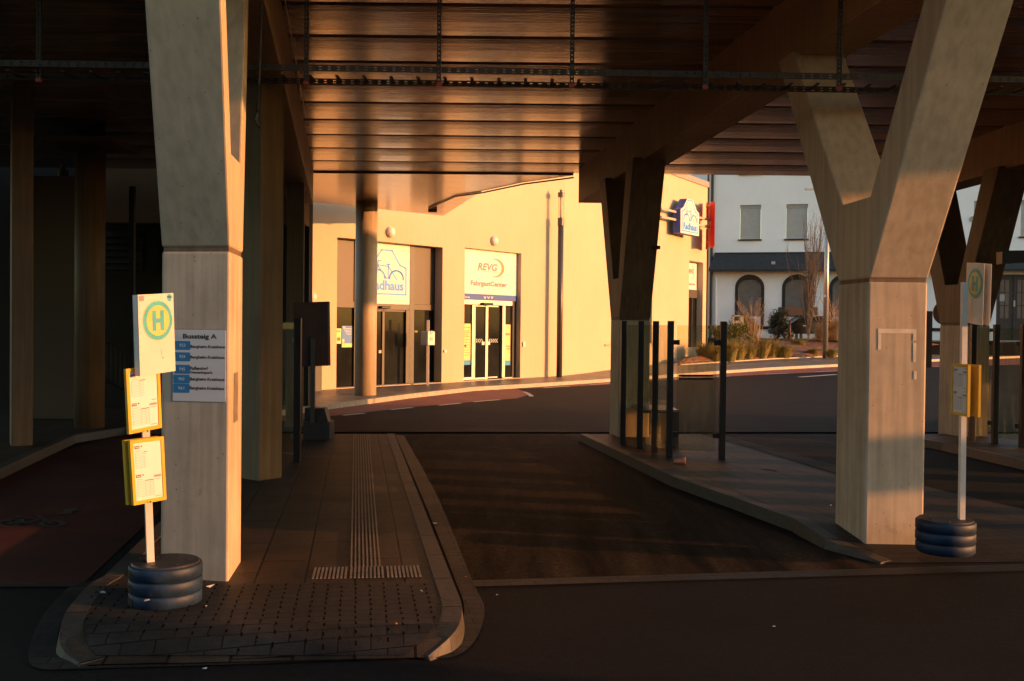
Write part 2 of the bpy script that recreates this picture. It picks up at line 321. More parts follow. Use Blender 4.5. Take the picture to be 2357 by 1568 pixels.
# facade pavement
A_ = [G(*q, .12) for q in ((600, 948), (725, 933), (931, 907), (1085, 890.5), (1219, 883), (1414, 870.5), (1648, 854), (1766, 846), (1929, 838), (2150, 827), (2400, 817))]
B_ = [G(*q, .12) for q in ((2400, 800), (2150, 808), (1929, 819.5), (1766, 826.5), (1657, 833.5), (1561, 839.5))]
C_ = [Vector((7.0, 49, .34)), Vector((1.0, 38.5, .125)), Vector((-3.5, 33, .12)), Vector((-7.5, 29, .12)), Vector((-11, 27.5, .12))]
bm = NB(); poly(bm, A_ + B_ + C_); obj('pavement', bm, 'pavement', kind='structure')
bm = NB()
for a, b in zip(A_, A_[1:]):
    d = (b - a).normalized(); nn = Vector((d.y, -d.x, 0)); ob(bm, a + Vector((0, 0, -.118)), b - a, nn * .14, (0, 0, .121))
obj('pavement_kerb', bm, 'kerb_pale', kind='structure')
# pale edging line on the far pavement
bm = NB()
e = [G(*q, .126) for q in ((1561, 848), (1657, 843), (1766, 836.5), (1929, 828.5), (2150, 818))]
for a, b in zip(e, e[1:]): poly(bm, [a, b, b + Vector((0, .28, 0)), a + Vector((0, .28, 0))])
obj('pavement_edging', bm, 'kerb_pale', kind='structure')

def platform(name, out, m, kerbw, kerbflags, kz=0.12):
    """platform polygon with a granite kerb along the flagged edges"""
    bm = NB(); poly(bm, out); obj(name, bm, m, kind='structure')
    bm = NB(); n_ = len(out)
    for i in range(n_):
        a, b = out[i], out[(i + 1) % n_]
        if kerbflags[i]:
            d = (b - a); d.z = 0; d.normalize(); nn = Vector((-d.y, d.x, 0)) * kerbflags[i]
            c = a + Vector((0, 0, .006)); q = b + Vector((0, 0, .006))
            hexa(bm, [Vector((a.x, a.y, .001)) - nn * .03, Vector((b.x, b.y, .001)) - nn * .03, Vector((b.x, b.y, .001)) + nn * kerbw, Vector((a.x, a.y, .001)) + nn * kerbw,
                      c, q, q + nn * kerbw, c + nn * kerbw])
    obj(name + '_kerb', bm, 'kerb', kind='structure')

lo = .014
def smooth(pts, n=5):
    out = []
    for i in range(len(pts) - 1):
        p0, p1, p2, p3 = pts[max(i - 1, 0)], pts[i], pts[i + 1], pts[min(i + 2, len(pts) - 1)]
        for k in range(n):
            t = k / n; out.append(tuple(.5 * (2 * b + (c - a) * t + (2 * a - 5 * b + 4 * c - d) * t * t + (3 * b - a - 3 * c + d) * t ** 3) for a, b, c, d in zip(p0, p1, p2, p3)))
    return out + [tuple(pts[-1])]
HT = [(0, .12), (1436, .12), (1470, .085), (1495, .045), (1515, .016), (1540, .014)]
def hy(y):
    for (a, ha), (b, hb) in zip(HT, HT[1:]):
        if y <= b: return ha + (hb - ha) * (y - a) / (b - a)
    return HT[-1][1]
Lx = smooth([(240, 1328), (200, 1353), (150, 1415), (137, 1470), (150, 1505), (187, 1530)]); Rx = smooth([(985, 1513), (1035, 1470), (1058, 1436), (1062, 1393), (1042, 1338), (982.6, 1188), (907.5, 999)])
LL = [G(x, y, hy(y)) for x, y in Lx]; RR_ = [G(x, y, hy(y)) for x, y in Rx]
def xat(c, y):
    for (a, ya), (b, yb) in zip(c, c[1:]):
        if min(ya, yb) <= y <= max(ya, yb): return a + (b - a) * (y - ya) / ((yb - ya) or 1)
    return c[-1][0] if c is Lx else c[0][0]
bm = NB()
poly(bm, [G(x, y, .12) for x, y in Lx if y < 1436] + [G(xat(Lx, 1436), 1436, .12), G(xat(Rx, 1436), 1436, .12)] + [G(x, y, .12) for x, y in Rx if y < 1436] + [G(660, 999, .12), G(577, 999, .12)])
for ya, yb in ((1436, 1470), (1470, 1495), (1495, 1513)):
    poly(bm, [G(xat(Lx, ya), ya, hy(ya)), G(xat(Lx, yb), yb, hy(yb)), G(xat(Rx, yb), yb, hy(yb)), G(xat(Rx, ya), ya, hy(ya))])
poly(bm, [G(xat(Lx, 1513), 1513, hy(1513)), G(187, 1530, hy(1530)), G(600, 1522, hy(1522)), G(985, 1513, hy(1513))])
obj('left_platform', bm, 'slab', kind='structure')
# paver field on the head of the island
Cl = smooth([(225, 1345), (203, 1375), (195, 1440), (205, 1490), (240, 1518)], 4); Cr = smooth([(930, 1508), (985, 1465), (1003, 1430), (1005, 1380), (995, 1341)], 4); E_ = .0045
CB = [G(x, y, hy(y)) for x, y in Cl] + [G(600, 1514, hy(1514))] + [G(x, y, hy(y)) for x, y in Cr]
bm = NB()
poly(bm, [G(x, y, .12 + E_) for x, y in Cl if y < 1436] + [G(xat(Cl, 1436), 1436, .12 + E_), G(xat(Cr, 1436), 1436, .12 + E_)] + [G(x, y, .12 + E_) for x, y in Cr if y < 1436])
for ya, yb in ((1436, 1470), (1470, 1495), (1495, 1508)):
    poly(bm, [G(xat(Cl, ya), ya, hy(ya) + E_), G(xat(Cl, yb), yb, hy(yb) + E_), G(xat(Cr, yb), yb, hy(yb) + E_), G(xat(Cr, ya), ya, hy(ya) + E_)])
obj('paver_field', bm, 'cobble', kind='structure')
bm = NB()
def kerbrun(pts, wd, side):
    for a, b in zip(pts, pts[1:]):
        d = b - a; d.z = 0; d.normalize(); nn = Vector((-d.y, d.x, 0)) * side
        hexa(bm, [Vector((a.x, a.y, .001)) - nn * .02, Vector((b.x, b.y, .001)) - nn * .02, Vector((b.x, b.y, .001)) + nn * wd, Vector((a.x, a.y, .001)) + nn * wd,
                  a + Vector((0, 0, .008)), b + Vector((0, 0, .008)), b + nn * wd + Vector((0, 0, .008)), a + nn * wd + Vector((0, 0, .008))])
kerbrun(RR_, .13, 1)
kerbrun([G(577, 999, .12)] + LL, .13, 1)
bmesh.ops.remove_doubles(bm, verts=bm.verts, dist=0.002)
obj('left_platform_kerb', bm, 'kerb', kind='structure')
bm = NB(); dv = Vector((-.154, .988, 0)); du = Vector((.988, .154, 0)); o0 = G(600, 1440, .1)
import itertools
def inside(p, pg):
    c_ = False
    for a, b in zip(pg, pg[1:] + pg[:1]):
        if (a.y > p.y) != (b.y > p.y) and p.x < (b.x - a.x) * (p.y - a.y) / (b.y - a.y) + a.x: c_ = not c_
    return c_
YT = [(G(600, y, hy(y)).y, hy(y)) for y in range(1300, 1541, 4)]
def hY(Y):
    for (a, ha), (b, hb) in zip(YT, YT[1:]):
        if b <= Y <= a: return ha + (hb - ha) * (a - Y) / (a - b)
    return .12
for i, j in itertools.product(range(-30, 30), range(-14, 16)):
    p = o0 + du * (i * .098 + random.uniform(-.004, .004)) + dv * ((j + (i % 2) * .5) * .115)
    if inside(p, CB) and inside(p + dv * .05, CB) and inside(p - dv * .05, CB):
        pts_ = [p - du * .006 - dv * .02, p + du * .006 - dv * .02, p + du * .006 + dv * .02, p - du * .006 + dv * .02]
        for v_ in pts_: v_.z = hY(v_.y) + .012
        poly(bm, pts_)
obj('paver_gaps', bm, 'gap', kind='structure')
# open joints between the kerb stones
bm = NB()
for pl_, sd_ in ((RR_, 1), ([G(577, 999, .12)] + LL, 1)):
    acc = 0.0
    for a, b in zip(pl_, pl_[1:]):
        d = b - a; l = d.length; t = 0.0
        if l < 1e-4: continue
        dn = Vector((d.x, d.y, 0)).normalized(); nn = Vector((-dn.y, dn.x, 0))
        while acc + (l - t) >= .75:
            t += .75 - acc; acc = 0.0; p = a + d * (t / l); tp_ = p + Vector((0, 0, .0095)); ft = Vector((p.x, p.y, .012)) - nn * .021
            poly(bm, [tp_ - dn * .004, tp_ + dn * .004, tp_ + dn * .004 + nn * .128, tp_ - dn * .004 + nn * .128]); poly(bm, [ft - dn * .004, ft + dn * .004, tp_ + dn * .004 - nn * .002, tp_ - dn * .004 - nn * .002])
        acc += l - t
obj('kerb_joints', bm, 'gap', kind='structure')
# flush border stones round the island head, gutter row across the lane
bm = NB()
ring = [G(*q, .008) for q in smooth(((205, 1338), (160, 1352), (100, 1415), (67, 1490), (72, 1530), (110, 1541), (170, 1540), (600, 1527), (960, 1515), (1040, 1512), (1085, 1485), (1110, 1437), (1114, 1393), (1090, 1343), (1010, 1150), (930, 1003)))]
inner = [G(*q, .008) for q in smooth(((235, 1335), (196, 1360), (146, 1420), (132, 1480), (150, 1512), (185, 1532), (260, 1531), (600, 1522), (930, 1515), (990, 1511), (1035, 1480), (1062, 1443), (1068, 1393), (1050, 1340), (987, 1180), (910, 1001)))]
for i in range(len(ring) - 1): poly(bm, [ring[i], ring[i + 1], inner[i + 1], inner[i]])
obj('border_stones', bm, 'cobble', kind='structure')
bm = NB()
for a, b, c, d in (((1085, 1336), (2420, 1296), (2420, 1312), (1092, 1350)), ((-200, 1342), (200, 1342), (185, 1350), (-200, 1352))):
    poly(bm, [G(*q, .010) for q in (a, b, c, d)])
obj('gutter_stones', bm, 'cobble', kind='structure')
# tactile guide strip
TD = [(805, 1305), (880, 1305), (852, 1000), (813, 1000)]
bm = NB(); tq = [G(*q, .126) for q in TD]; nR = 8
for i in range(nR):
    f0, f1 = (i + .18) / nR, (i + .62) / nR
    p = [tq[0].lerp(tq[1], f0), tq[0].lerp(tq[1], f1), tq[3].lerp(tq[2], f1), tq[3].lerp(tq[2], f0)]
    hexa(bm, p + [q + Vector((0, 0, .006)) for q in p])
F_ = [G(715, 1333, .128), G(975, 1328, .128), G(968, 1303, .128), G(722, 1308, .128)]
for k in range(3):
    a0, a1 = k / 3 + .006, (k + 1) / 3 - .006
    for i in range(9):
        f0, f1 = a0 + (a1 - a0) * (i + .1) / 9, a0 + (a1 - a0) * (i + .65) / 9
        p = [F_[0].lerp(F_[1], f0), F_[0].lerp(F_[1], f1), F_[3].lerp(F_[2], f1), F_[3].lerp(F_[2], f0)]
        hexa(bm, p + [q + Vector((0, 0, .007)) for q in p])
obj('tactile_guide_strip', bm, 'tactile', kind='structure')
# right platform
RP = [G(*q, .12) for q in ((1336, 1000), (1419, 1038), (1549, 1098), (1679, 1143), (1829, 1196), (1845, 1206))] + [G(2500, 1206, .12), G(1611, 999, .12)]
bm = NB(); poly(bm, RP); obj('right_platform', bm, 'slab', kind='structure')
RK = RP[:6] + [G(1900, 1242, .085), G(1970, 1272, .04), G(2029, 1296, .008)]
bm = NB(); kerbrun(RK, .13, 1); bmesh.ops.remove_doubles(bm, verts=bm.verts, dist=0.002); obj('right_platform_kerb', bm, 'kerb', kind='structure')
bm = NB(); RR = [G(2420, 1206, .12), G(2420, 1242, .085), G(2420, 1272, .04), G(2420, 1292, .008)]
for i in range(3): poly(bm, [RK[5 + i], RK[6 + i], RR[i + 1], RR[i]])
obj('right_paver_field', bm, 'cobble', kind='structure')
bm = NB(); q_ = [G(*q, .126) for q in ((1625, 1001), (1660, 1001), (1990, 1090), (1930, 1092))]
for i in range(6):
    f0, f1 = (i + .2) / 6, (i + .6) / 6; p = [q_[0].lerp(q_[1], f0), q_[0].lerp(q_[1], f1), q_[3].lerp(q_[2], f1), q_[3].lerp(q_[2], f0)]
    hexa(bm, p + [q + Vector((0, 0, .006)) for q in p])
obj('right_tactile_strip', bm, 'slab', kind='structure')
TP = [G(*q, .12) for q in ((2050, 999), (2170, 1020), (2400, 1072))] + [G(2600, 1072, .12), G(2600, 999, .12)]
platform('third_platform', TP, 'slab', .13, [1, 1, 0, 0, 0])
FP_ = [G(*q, .12) for q in ((-260, 1195), (0, 1080), (171, 1003), (292, 984), (500, 984), (500, 940), (-260, 940))]
platform('far_left_platform', FP_, 'slab', .13, [1, 1, 1, 1, 0, 0, 0])
sheet('drain_channel', [G(560, 997.5, .008), G(2500, 997.5, .008), G(2500, 994.5, .008), G(560, 994.5, .008)], 'gap')
# painted markings
bm = NB()
def dash(a, b, wd, z=.012):
    a = G(*a, z); b = G(*b, z); d = (b - a).normalized(); nn = Vector((-d.y, d.x, 0)) * wd / 2; poly(bm, [a - nn, b - nn, b + nn, a + nn])
for a, b in (((1252, 893), (1312, 889)), ((1355, 886), (1402, 883)), ((1548, 873.5), (1580, 871.5)), ((1630, 869), (1680, 865.5)), ((1760, 861.5), (1815, 859)), ((1878, 856), (1925, 853.8)), ((2150, 844), (2200, 842)),
             ((1010, 933), (1060, 928)), ((1090, 925), (1150, 920)), ((900, 943), (950, 938)), ((790, 956), (840, 951))):
    dash(a, b, .12)
for k in range(6): dash((1206 + k * 3.2, 902 + k * .9 + k * k * .12), (1210 + k * 2.6, 903.5 + k * 1.1 + k * k * .14), .12)
dash((1085, 893), (1150, 898), .08, .0125); dash((1092, 890), (1158, 895), .08, .0135)
dash((1840, 868), (1925, 862), .25, .013)
obj('lane_markings', bm, 'marking', kind='structure')
# bicycle symbol and arrow on the side lane
bm = NB(); z = .012
def gl(pts, wd=.05):
    pts = [G(*q, z) for q in pts]
    for a, b in zip(pts, pts[1:]):
        d = (b - a).normalized(); nn = Vector((-d.y, d.x, 0)) * wd / 2; poly(bm, [a - nn, b - nn, b + nn, a + nn])
def ell(cx, cy, rx, ry, n=18): return [(cx + rx * math.cos(2 * math.pi * i / n), cy + ry * math.sin(2 * math.pi * i / n)) for i in range(n + 1)]
gl(ell(20, 1205, 24, 7)); gl(ell(120, 1205, 25, 7)); gl([(20, 1205), (55, 1206), (95, 1193), (45, 1192), (55, 1206)]); gl([(95, 1193), (120, 1205)]); gl([(95, 1193), (92, 1187), (80, 1187)]); gl([(20, 1205), (45, 1192), (42, 1188)])
poly(bm, [G(*q, z) for q in ((125, 1184), (165, 1183), (168, 1176), (190, 1172), (170, 1170), (146, 1173), (150, 1176))])
obj('cycle_symbol', bm, 'marking_old', kind='structure')

# ------------------------------------------------------------------ bridge deck and beams
deck = thing('bridge_deck', 'board marked concrete bridge deck with longitudinal beams spanning overhead', 'bridge', (0, 12, 5.6))
bm = NB(); joints = [5.0, 5.6, 6.7, 7.8, 8.9, 10.0, 11.15, 12.25, 13.3, 14.4, 15.4, 16.5, 17.6, 18.7, 19.9, 21.0]
x0, x1 = -24, 24
prof = []
for a, b in zip(joints, joints[1:]):
    m_ = (a + b) / 2; prof += [(a + .02, sofz(a) + .035), (a + .10, sofz(a + .1) + .012), (a + .25, sofz(a + .25) + .002), (m_, sofz(m_) - .004), (b - .2, sofz(b - .2) + .002), (b - .02, sofz(b) + .012), (b - .02, sofz(b) + .08), (b + .02, sofz(b) + .08)]
prof += [(21.1, 6.6), (5.0, 6.9)]
va = [bm.verts.new((x0, y, z)) for y, z in prof]; vb = [bm.verts.new((x1, y, z)) for y, z in prof]
for i in range(len(prof)): j = (i + 1) % len(prof); bm.faces.new((va[i], va[j], vb[j], vb[i]))
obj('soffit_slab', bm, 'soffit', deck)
# landing slab over the entrance
zl = 5.16
def Z(x, y, z): d = ray(x, y); t = (z - H) / d.z; return Vector((0, 0, H)) + d * t
lc = [Z(600, 398, zl), Z(1320, 404, zl), Z(1205, 420, zl), Z(1110, 440, zl), Z(1020, 497, zl), Z(715, 465, zl), Z(600, 455, zl)]
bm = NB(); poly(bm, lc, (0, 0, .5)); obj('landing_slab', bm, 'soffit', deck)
def beam(name, xa, sl, ya, yb, wdt, y0=10.7):
    bm = NB(); f = lambda Y: xa + sl * (Y - y0)
    hexa(bm, [Vector((f(ya), ya, beamz(ya))), Vector((f(ya) + wdt, ya, beamz(ya))), Vector((f(yb) + wdt, yb, beamz(yb))), Vector((f(yb), yb, beamz(yb))),
              Vector((f(ya), ya, sofz(ya) + .1)), Vector((f(ya) + wdt, ya, sofz(ya) + .1)), Vector((f(yb) + wdt, yb, sofz(yb) + .1)), Vector((f(yb), yb, sofz(yb) + .1))])
    return bev(obj(name, bm, 'beamc', deck), .012)
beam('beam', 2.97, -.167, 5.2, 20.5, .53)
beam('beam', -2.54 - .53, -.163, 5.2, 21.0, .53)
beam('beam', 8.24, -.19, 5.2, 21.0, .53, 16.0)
beam('beam', 20.3, -.17, 5.2, 21.0, .53, 7.0)  # fourth beam, out of view, added to shade the top of the right pillar
# conduits
def tube(name, pts, r, m, parent, n=8):
    bm = NB()
    for a, b in zip(pts, pts[1:]): cyl(bm, a, b, r, n=n)
    return obj(name, bm, m, parent)
tube('conduit', [Z(1320, 409, zl - .02), Z(1205, 424, zl - .02), Z(1110, 444, zl - .02), Z(1050, 452, zl - .02), Z(988, 479, zl - .02)], .018, 'conduit', deck)
bm = NB(); q = Z(996, 482, zl); ob(bm, q + Vector((-.12, -.06, -.08)), (.24, 0, 0), (0, .12, 0), (0, 0, .078)); obj('junction_box', bm, 'conduit', deck)
bm = NB(); a = Vector((-2.49 + -.163 * (6.0 - 10.7), 6.0, sofz(6.0) - .03)); b = Vector((-2.49 + -.163 * (16.2 - 10.7), 16.2, sofz(16.2) - .03))
ob(bm, a, b - a, (.012, 0, 0), (0, 0, .012)); obj('drip_rail', bm, 'alu', deck)

# ------------------------------------------------------------------ pillars
def ypillar(label, F, u, v, L, zj, zc, a, bk, t, c0, c1, w=.53, mb='concrete_b', mf='concrete', vs=-.16):
    F = Vector((*F, 0)); u = Vector((*u, 0)).normalized(); v = Vector((*v, 0)).normalized(); vv = Vector((vs, 1, 0)).normalized()
    th = thing('bridge_pillar', label, 'pillar', (F.x, F.y, .12), 'concrete pillars carrying the bridge')
    bm = NB(); c = .012
    ob(bm, F + Vector((0, 0, .05)), u * w, v * L, (0, 0, zj - .05 - .03)); bev(obj('base_column', bm, mb, th), .018)
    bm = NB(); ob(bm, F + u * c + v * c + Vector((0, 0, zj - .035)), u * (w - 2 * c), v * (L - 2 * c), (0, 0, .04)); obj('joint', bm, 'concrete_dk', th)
    def q(s, z): return F + (v if 0 <= s <= L else vv) * s + Vector((0, 0, z))
    ya, yb = F.y - a, F.y + bk
    pr = [q(0, zj), q(-a, beamz(ya) + .05), q(-a + t, beamz(ya + t) + .05), q(c0, zc), q(c1, zc), q(bk - t, beamz(yb - t) + .05), q(bk, beamz(yb) + .05), q(L, zj)]
    bm = NB(); A = [bm.verts.new(p) for p in pr]; B = [bm.verts.new(p + u * w) for p in pr]
    for i in range(8): j = (i + 1) % 8; bm.faces.new((A[i], A[j], B[j], B[i]))
    for V_ in (A, B):
        for f in ((0, 1, 2, 3), (3, 4, 7, 0), (4, 5, 6, 7)): bm.faces.new([V_[i] for i in f])
    bev(obj('fork', bm, mf, th), .016); return th
p1 = ypillar('pale forked concrete pillar at the left with a route sheet taped to it', (-2.56, 7.27), (.985, -.17), (-.12, .99), .62, 2.54, 3.22, 1.33, 1.9, .37, .02, .5, vs=-.2)
p2 = ypillar('large forked pillar at the right with shadow bands and traces of a removed poster', (3.18, 8.9), (1, 0), (-.06, 1), .7, 2.45, 3.18, 1.38, 2.05, .37, .0, .65, vs=-.15)
p3 = ypillar('dark forked pillar between the bus lane and the glass windbreak', (1.81, 16.85), (1, .03), (-.12, 1), .65, 2.13, 2.82, .75, 1.5, .42, .1, .5, mf='concrete_dk')  # far forks use the concrete whose colour already holds the shade
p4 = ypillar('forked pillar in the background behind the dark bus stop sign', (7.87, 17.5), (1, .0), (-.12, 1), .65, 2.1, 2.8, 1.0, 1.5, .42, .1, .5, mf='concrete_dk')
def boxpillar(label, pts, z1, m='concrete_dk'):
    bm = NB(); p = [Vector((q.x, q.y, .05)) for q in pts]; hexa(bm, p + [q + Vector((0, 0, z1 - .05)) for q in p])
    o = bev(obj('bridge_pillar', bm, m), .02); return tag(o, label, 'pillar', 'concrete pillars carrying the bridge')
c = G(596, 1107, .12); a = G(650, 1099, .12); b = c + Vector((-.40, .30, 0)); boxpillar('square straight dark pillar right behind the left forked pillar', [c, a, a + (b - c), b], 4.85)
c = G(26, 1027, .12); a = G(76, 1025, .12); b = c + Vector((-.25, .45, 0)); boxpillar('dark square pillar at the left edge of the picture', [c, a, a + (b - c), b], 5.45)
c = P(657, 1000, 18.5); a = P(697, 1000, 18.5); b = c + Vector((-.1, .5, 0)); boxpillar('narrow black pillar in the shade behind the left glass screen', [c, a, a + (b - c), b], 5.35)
def roundcol(label, x, y, yfront, r, z1, m, cap=None):
    g = G(x, yfront, .12); c = Vector((g.x, g.y + r, 0)); bm = NB(); cyl(bm, c + Vector((0, 0, .05)), c + Vector((0, 0, z1 + (.3 if cap else 0))), r, n=48)
    if cap:
        th = thing('round_column', label, 'column', (c.x, c.y, .12)); o = obj('shaft', bm, m, th, True)
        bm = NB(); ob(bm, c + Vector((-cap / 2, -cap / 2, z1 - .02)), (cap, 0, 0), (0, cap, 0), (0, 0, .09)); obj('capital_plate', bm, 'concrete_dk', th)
        for f in o.data.polygons: f.use_smooth = abs(f.normal.z) < .5
        return c
    o = obj('round_column', bm, m); tag(o, label, 'column')
    for f in o.data.polygons: f.use_smooth = abs(f.normal.z) < .5
    return c
roundcol('round sunlit concrete column in front of the bicycle shop window', 837, 0, 911, .285, 5.2, 'concrete')
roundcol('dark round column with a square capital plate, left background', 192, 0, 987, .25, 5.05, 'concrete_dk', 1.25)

# unseen slabs added right of the view, slotted to block and stripe the low sun
blocker = thing('sun_blocker', 'concrete sun blocking slabs added beyond the right edge of the view', 'sun blocker', (16.2, 10, 0))
def blk(name, y0, y1, z0, z1, x0_=16.0, x1_=16.4):
    bm = NB(); ob(bm, (x0_, y0, z0), (x1_ - x0_, 0, 0), (0, y1 - y0, 0), (0, 0, z1 - z0)); obj(name, bm, 'concrete_dk', blocker)
for ya_, yb_ in ((7.0, 7.3), (7.75, 8.1), (8.65, 9.1), (9.5, 10.0), (10.95, 11.45), (12.1, 13.0), (14.2, 14.7), (15.7, 20.3)): blk('wall', ya_, yb_, 0, 1.95)  # gaps between these added slabs let strips of sun onto the ground
blk('upper_blocker', 7.0, 20.3, 1.96, 5.2)
blk('lintel', 4.7, 6.99, 4.6, 5.6); blk('blocker_bar', 5.1, 6.99, 1.83, 2.3); blk('end_blocker', -22, 2.2, 0, 3.6)  # added pieces that shade the pillar top, its lower band and the foreground
ob_ = thing('sky_block_building', 'plain grey building added behind the viewpoint to block low sky light', 'building', (-15, -24, 0))  # unseen, added so the far pillars get less sky from behind
bm = NB(); ob(bm, (-80, -30, 0), (110, 0, 0), (0, 8, 0), (0, 0, 8.2)); obj('wall', bm, 'shutter_dk', ob_)
for i in range(26):
    for j in range(2): bm = NB(); ob(bm, (-78 + i * 4.2, -22.02, 1.2 + j * 3.6), (1.6, 0, 0), (0, .1, 0), (0, 0, 1.9)); obj('window', bm, 'darkglass', ob_)
# cable on the left fork
tube('cable_conduit', [P(603, 8, 9.0), P(596, 195, 8.95), P(592, 255, 8.8)], .014, 'galv', p1)
tube('cable_loop', [P(592, 262, 8.7), P(588, 276, 8.7), P(596, 290, 8.7), P(603, 294, 8.7)], .018, 'galv', p1)
# floodlight on pillar 4 and small lamp on pillar 3
bm = NB(); q = P(2318, 590, 16.6); ob(bm, q + Vector((-.18, -.2, -.14)), (.42, 0, .03), (0, .2, 0), (0, 0, .2)); obj('floodlight', bm, 'black', p4)
bm = NB(); q = P(1512, 569, 16.5); ob(bm, q + Vector((-.06, -.05, -.035)), (.11, 0, 0), (0, .1, 0), (0, 0, .055)); obj('floodlight', bm, 'black', p3)
# marks on the right pillar: tape remains of a removed poster
pp = PL((3.18, 8.9, 0), (1, 0, 0)); bm = NB()
def M5(x, y): return pp.uv((3100 + x / 1.12) / 1.697, (900 + y / 1.12) / 1.697)
for x0_, y0_, x1_, y1_ in ((368, 432, 536, 450), (368, 452, 383, 522), (521, 452, 536, 482), (521, 492, 536, 576), (524, 616, 538, 652)):
    a0, z0 = M5(x0_, y1_); a1, z1 = M5(x1_, y0_); pp.quad(bm, a0, a1, z0, z1, .004)
obj('tape_residue', bm, 'tape', p2)

# ------------------------------------------------------------------ cable tray
tray = thing('cable_tray', 'perforated steel cable tray hanging crosswise below the bridge deck', 'cable tray', (0, 9.4, 4.4))
bm = NB(); ta = P(-60, 157, 9.26); tb = P(2420, 197, 9.57); d = (tb - ta).normalized(); L_ = (tb - ta).length
for zo, yo in ((.02, -.13), (-.04, .13)):
    a = ta + Vector((0, yo, zo))
    for zz, hh in ((-.028, .012), (-.007, .014), (.016, .012)): ob(bm, a + Vector((0, 0, zz)), d * L_, (0, .012, 0), (0, 0, hh))
    k = 0.0
    while k < L_:
        ob(bm, a + d * k + Vector((0, 0.001, -.026)), d * .055, (0, .009, 0), (0, 0, .05)); k += .085
k = 0.1
while k < L_: ob(bm, ta + d * k + Vector((0, -.12, -.05)), d * .03, (0, .25, 0), (0, 0, .012)); k += .25
obj('rail', bm, 'galv', tray)
hang = 0
for x in (108, 410, 713, 1013, 1314, 1616, 1919, 2220):
    q = P(x, 190, 9.4); 
    for dx, dy, dz in ((.0, -.17, -.04),):
        bm = NB(); b0 = Vector((q.x + dx - .02, q.y + dy, 4.27 + dz)); ob(bm, b0, (.012, 0, 0), (0, .03, 0), (0, 0, sofz(9.4) - 4.27 - dz + .03)); ob(bm, b0 + Vector((.028, 0, 0)), (.012, 0, 0), (0, .03, 0), (0, 0, sofz(9.4) - 4.27 - dz + .03))
        k = 0
        while k < 1.35: ob(bm, b0 + Vector((.01, .006, k)), (.02, 0, 0), (0, .02, 0), (0, 0, .022)); k += .04
        h = obj('hanger', bm, 'galv', tray)
        bm = NB(); ob(bm, b0 + Vector((-.004, -.004, -.03)), (.048, 0, 0), (0, .038, 0), (0, 0, .032)); obj('end_cap', bm, 'capred', h)

# ------------------------------------------------------------------ curved cream building
TOP = 9.16
Bp = G(773, 895.5, .12); Cp = G(1019, 881.7, .12); u1 = (Cp - Bp); u1.z = 0; u1.normalize()
Fp = G(1296, 865, .12); Gp = G(1405, 851, .12)
Hp = P(1584, 700, 49.0); Ip = P(1625, 700, 51.1)
for v in (Bp, Cp, Fp, Gp, Hp, Ip): v.z = 0
P1 = PL(Bp, u1)
sC, _ = P1.uv(1044, 700); Cc = P1.pt(sC, 0)
P2 = PL(Cc, Fp - Cc); P3 = PL(Fp, Gp - Fp); P4 = PL(Gp, Hp - Gp); P5 = PL(Hp, Ip - Hp)
def z4(x, y): return (1300 + x / 2.4125) / 1.697, (900 + y / 2.4125) / 1.697
def z3(x, y): return (2200 + x / 1.568) / 1.697, (500 + y / 1.568) / 1.697
def z5(x, y): return (2550 + x / 1.96) / 1.697, (650 + y / 1.96) / 1.697
def z7(x, y): return (2550 + x / 3.483) / 1.697, (650 + y / 3.483) / 1.697
bld = thing('corner_building', 'cream plastered building with a curved front and two glazed shop entrances', 'building', (Fp.x, Fp.y, 0))
def rect(pl, f, x0, y0, x1, y1, off=0):            # rectangle in plane coordinates from picture corners (middle heights)
    xm, ym = (x0 + x1) / 2, (y0 + y1) / 2
    a0 = pl.uv(*f(x0, ym), off)[0]; a1 = pl.uv(*f(x1, ym), off)[0]; zt = pl.uv(*f(xm, y0), off)[1]; zb = pl.uv(*f(xm, y1), off)[1]
    return a0, a1, zb, zt
s0, _ = P1.uv(710, 700); L1 = sC; L2 = (Fp - Cc).length; L3 = (Gp - Fp).length; L4 = (Hp - Gp).length; L5 = (Ip - Hp).length
h1 = (P1.uv(*z4(38, 700))[0], P1.uv(*z4(1031, 700))[0], .14, P1.uv(*z4(45, 65))[1])
h2 = (P2.uv(*z4(1240, 700))[0], P2.uv(*z4(1772, 700))[0], .14, P2.uv(*z4(1250, 163))[1])
R1, R2, R4, R5 = .36, .2, .3, .35
r4 = (P4.uv(1393, 700)[0], P4.uv(1501, 700)[0], P4.uv(1400, 792)[1], P4.uv(1400, 644)[1])
r5 = (.05, P5.uv(1618, 650)[0], P5.uv(1600, 800)[1], P5.uv(1600, 602)[1])
bm = NB(); wall(bm, P1, s0, L1, -.3, TOP, [(*h1, R1)], R1); wall(bm, P2, 0, L2, -.3, TOP, [(*h2, R2)], R2); wall(bm, P3, 0, L3, -.3, TOP, [], .1)
wall(bm, P4, 0, L4, -.3, TOP, [(*r4, R4)], R4); wall(bm, P5, 0, L5, -.3, TOP, [(*r5, R5)], R5)
Ax = P1.pt(s0, 0); back = [Ax + Vector((-3.5, 2.2, 0)), Vector((-9, 60, 0)), Ip + Vector((-6, 9, 0)), Ip]
prev = Ax
for q in back:
    bm.faces.new([bm.verts.new(v) for v in (Vector((prev.x, prev.y, -.3)), Vector((q.x, q.y, -.3)), Vector((q.x, q.y, TOP)), Vector((prev.x, prev.y, TOP)))]); prev = q
rp = [Ax, P1.pt(L1, 0), Fp, Gp, Hp, Ip] + back[::-1][1:]
poly(bm, [Vector((q.x, q.y, TOP - .05)) for q in rp])
obj('wall', bm, 'plaster', bld)
bm = NB()
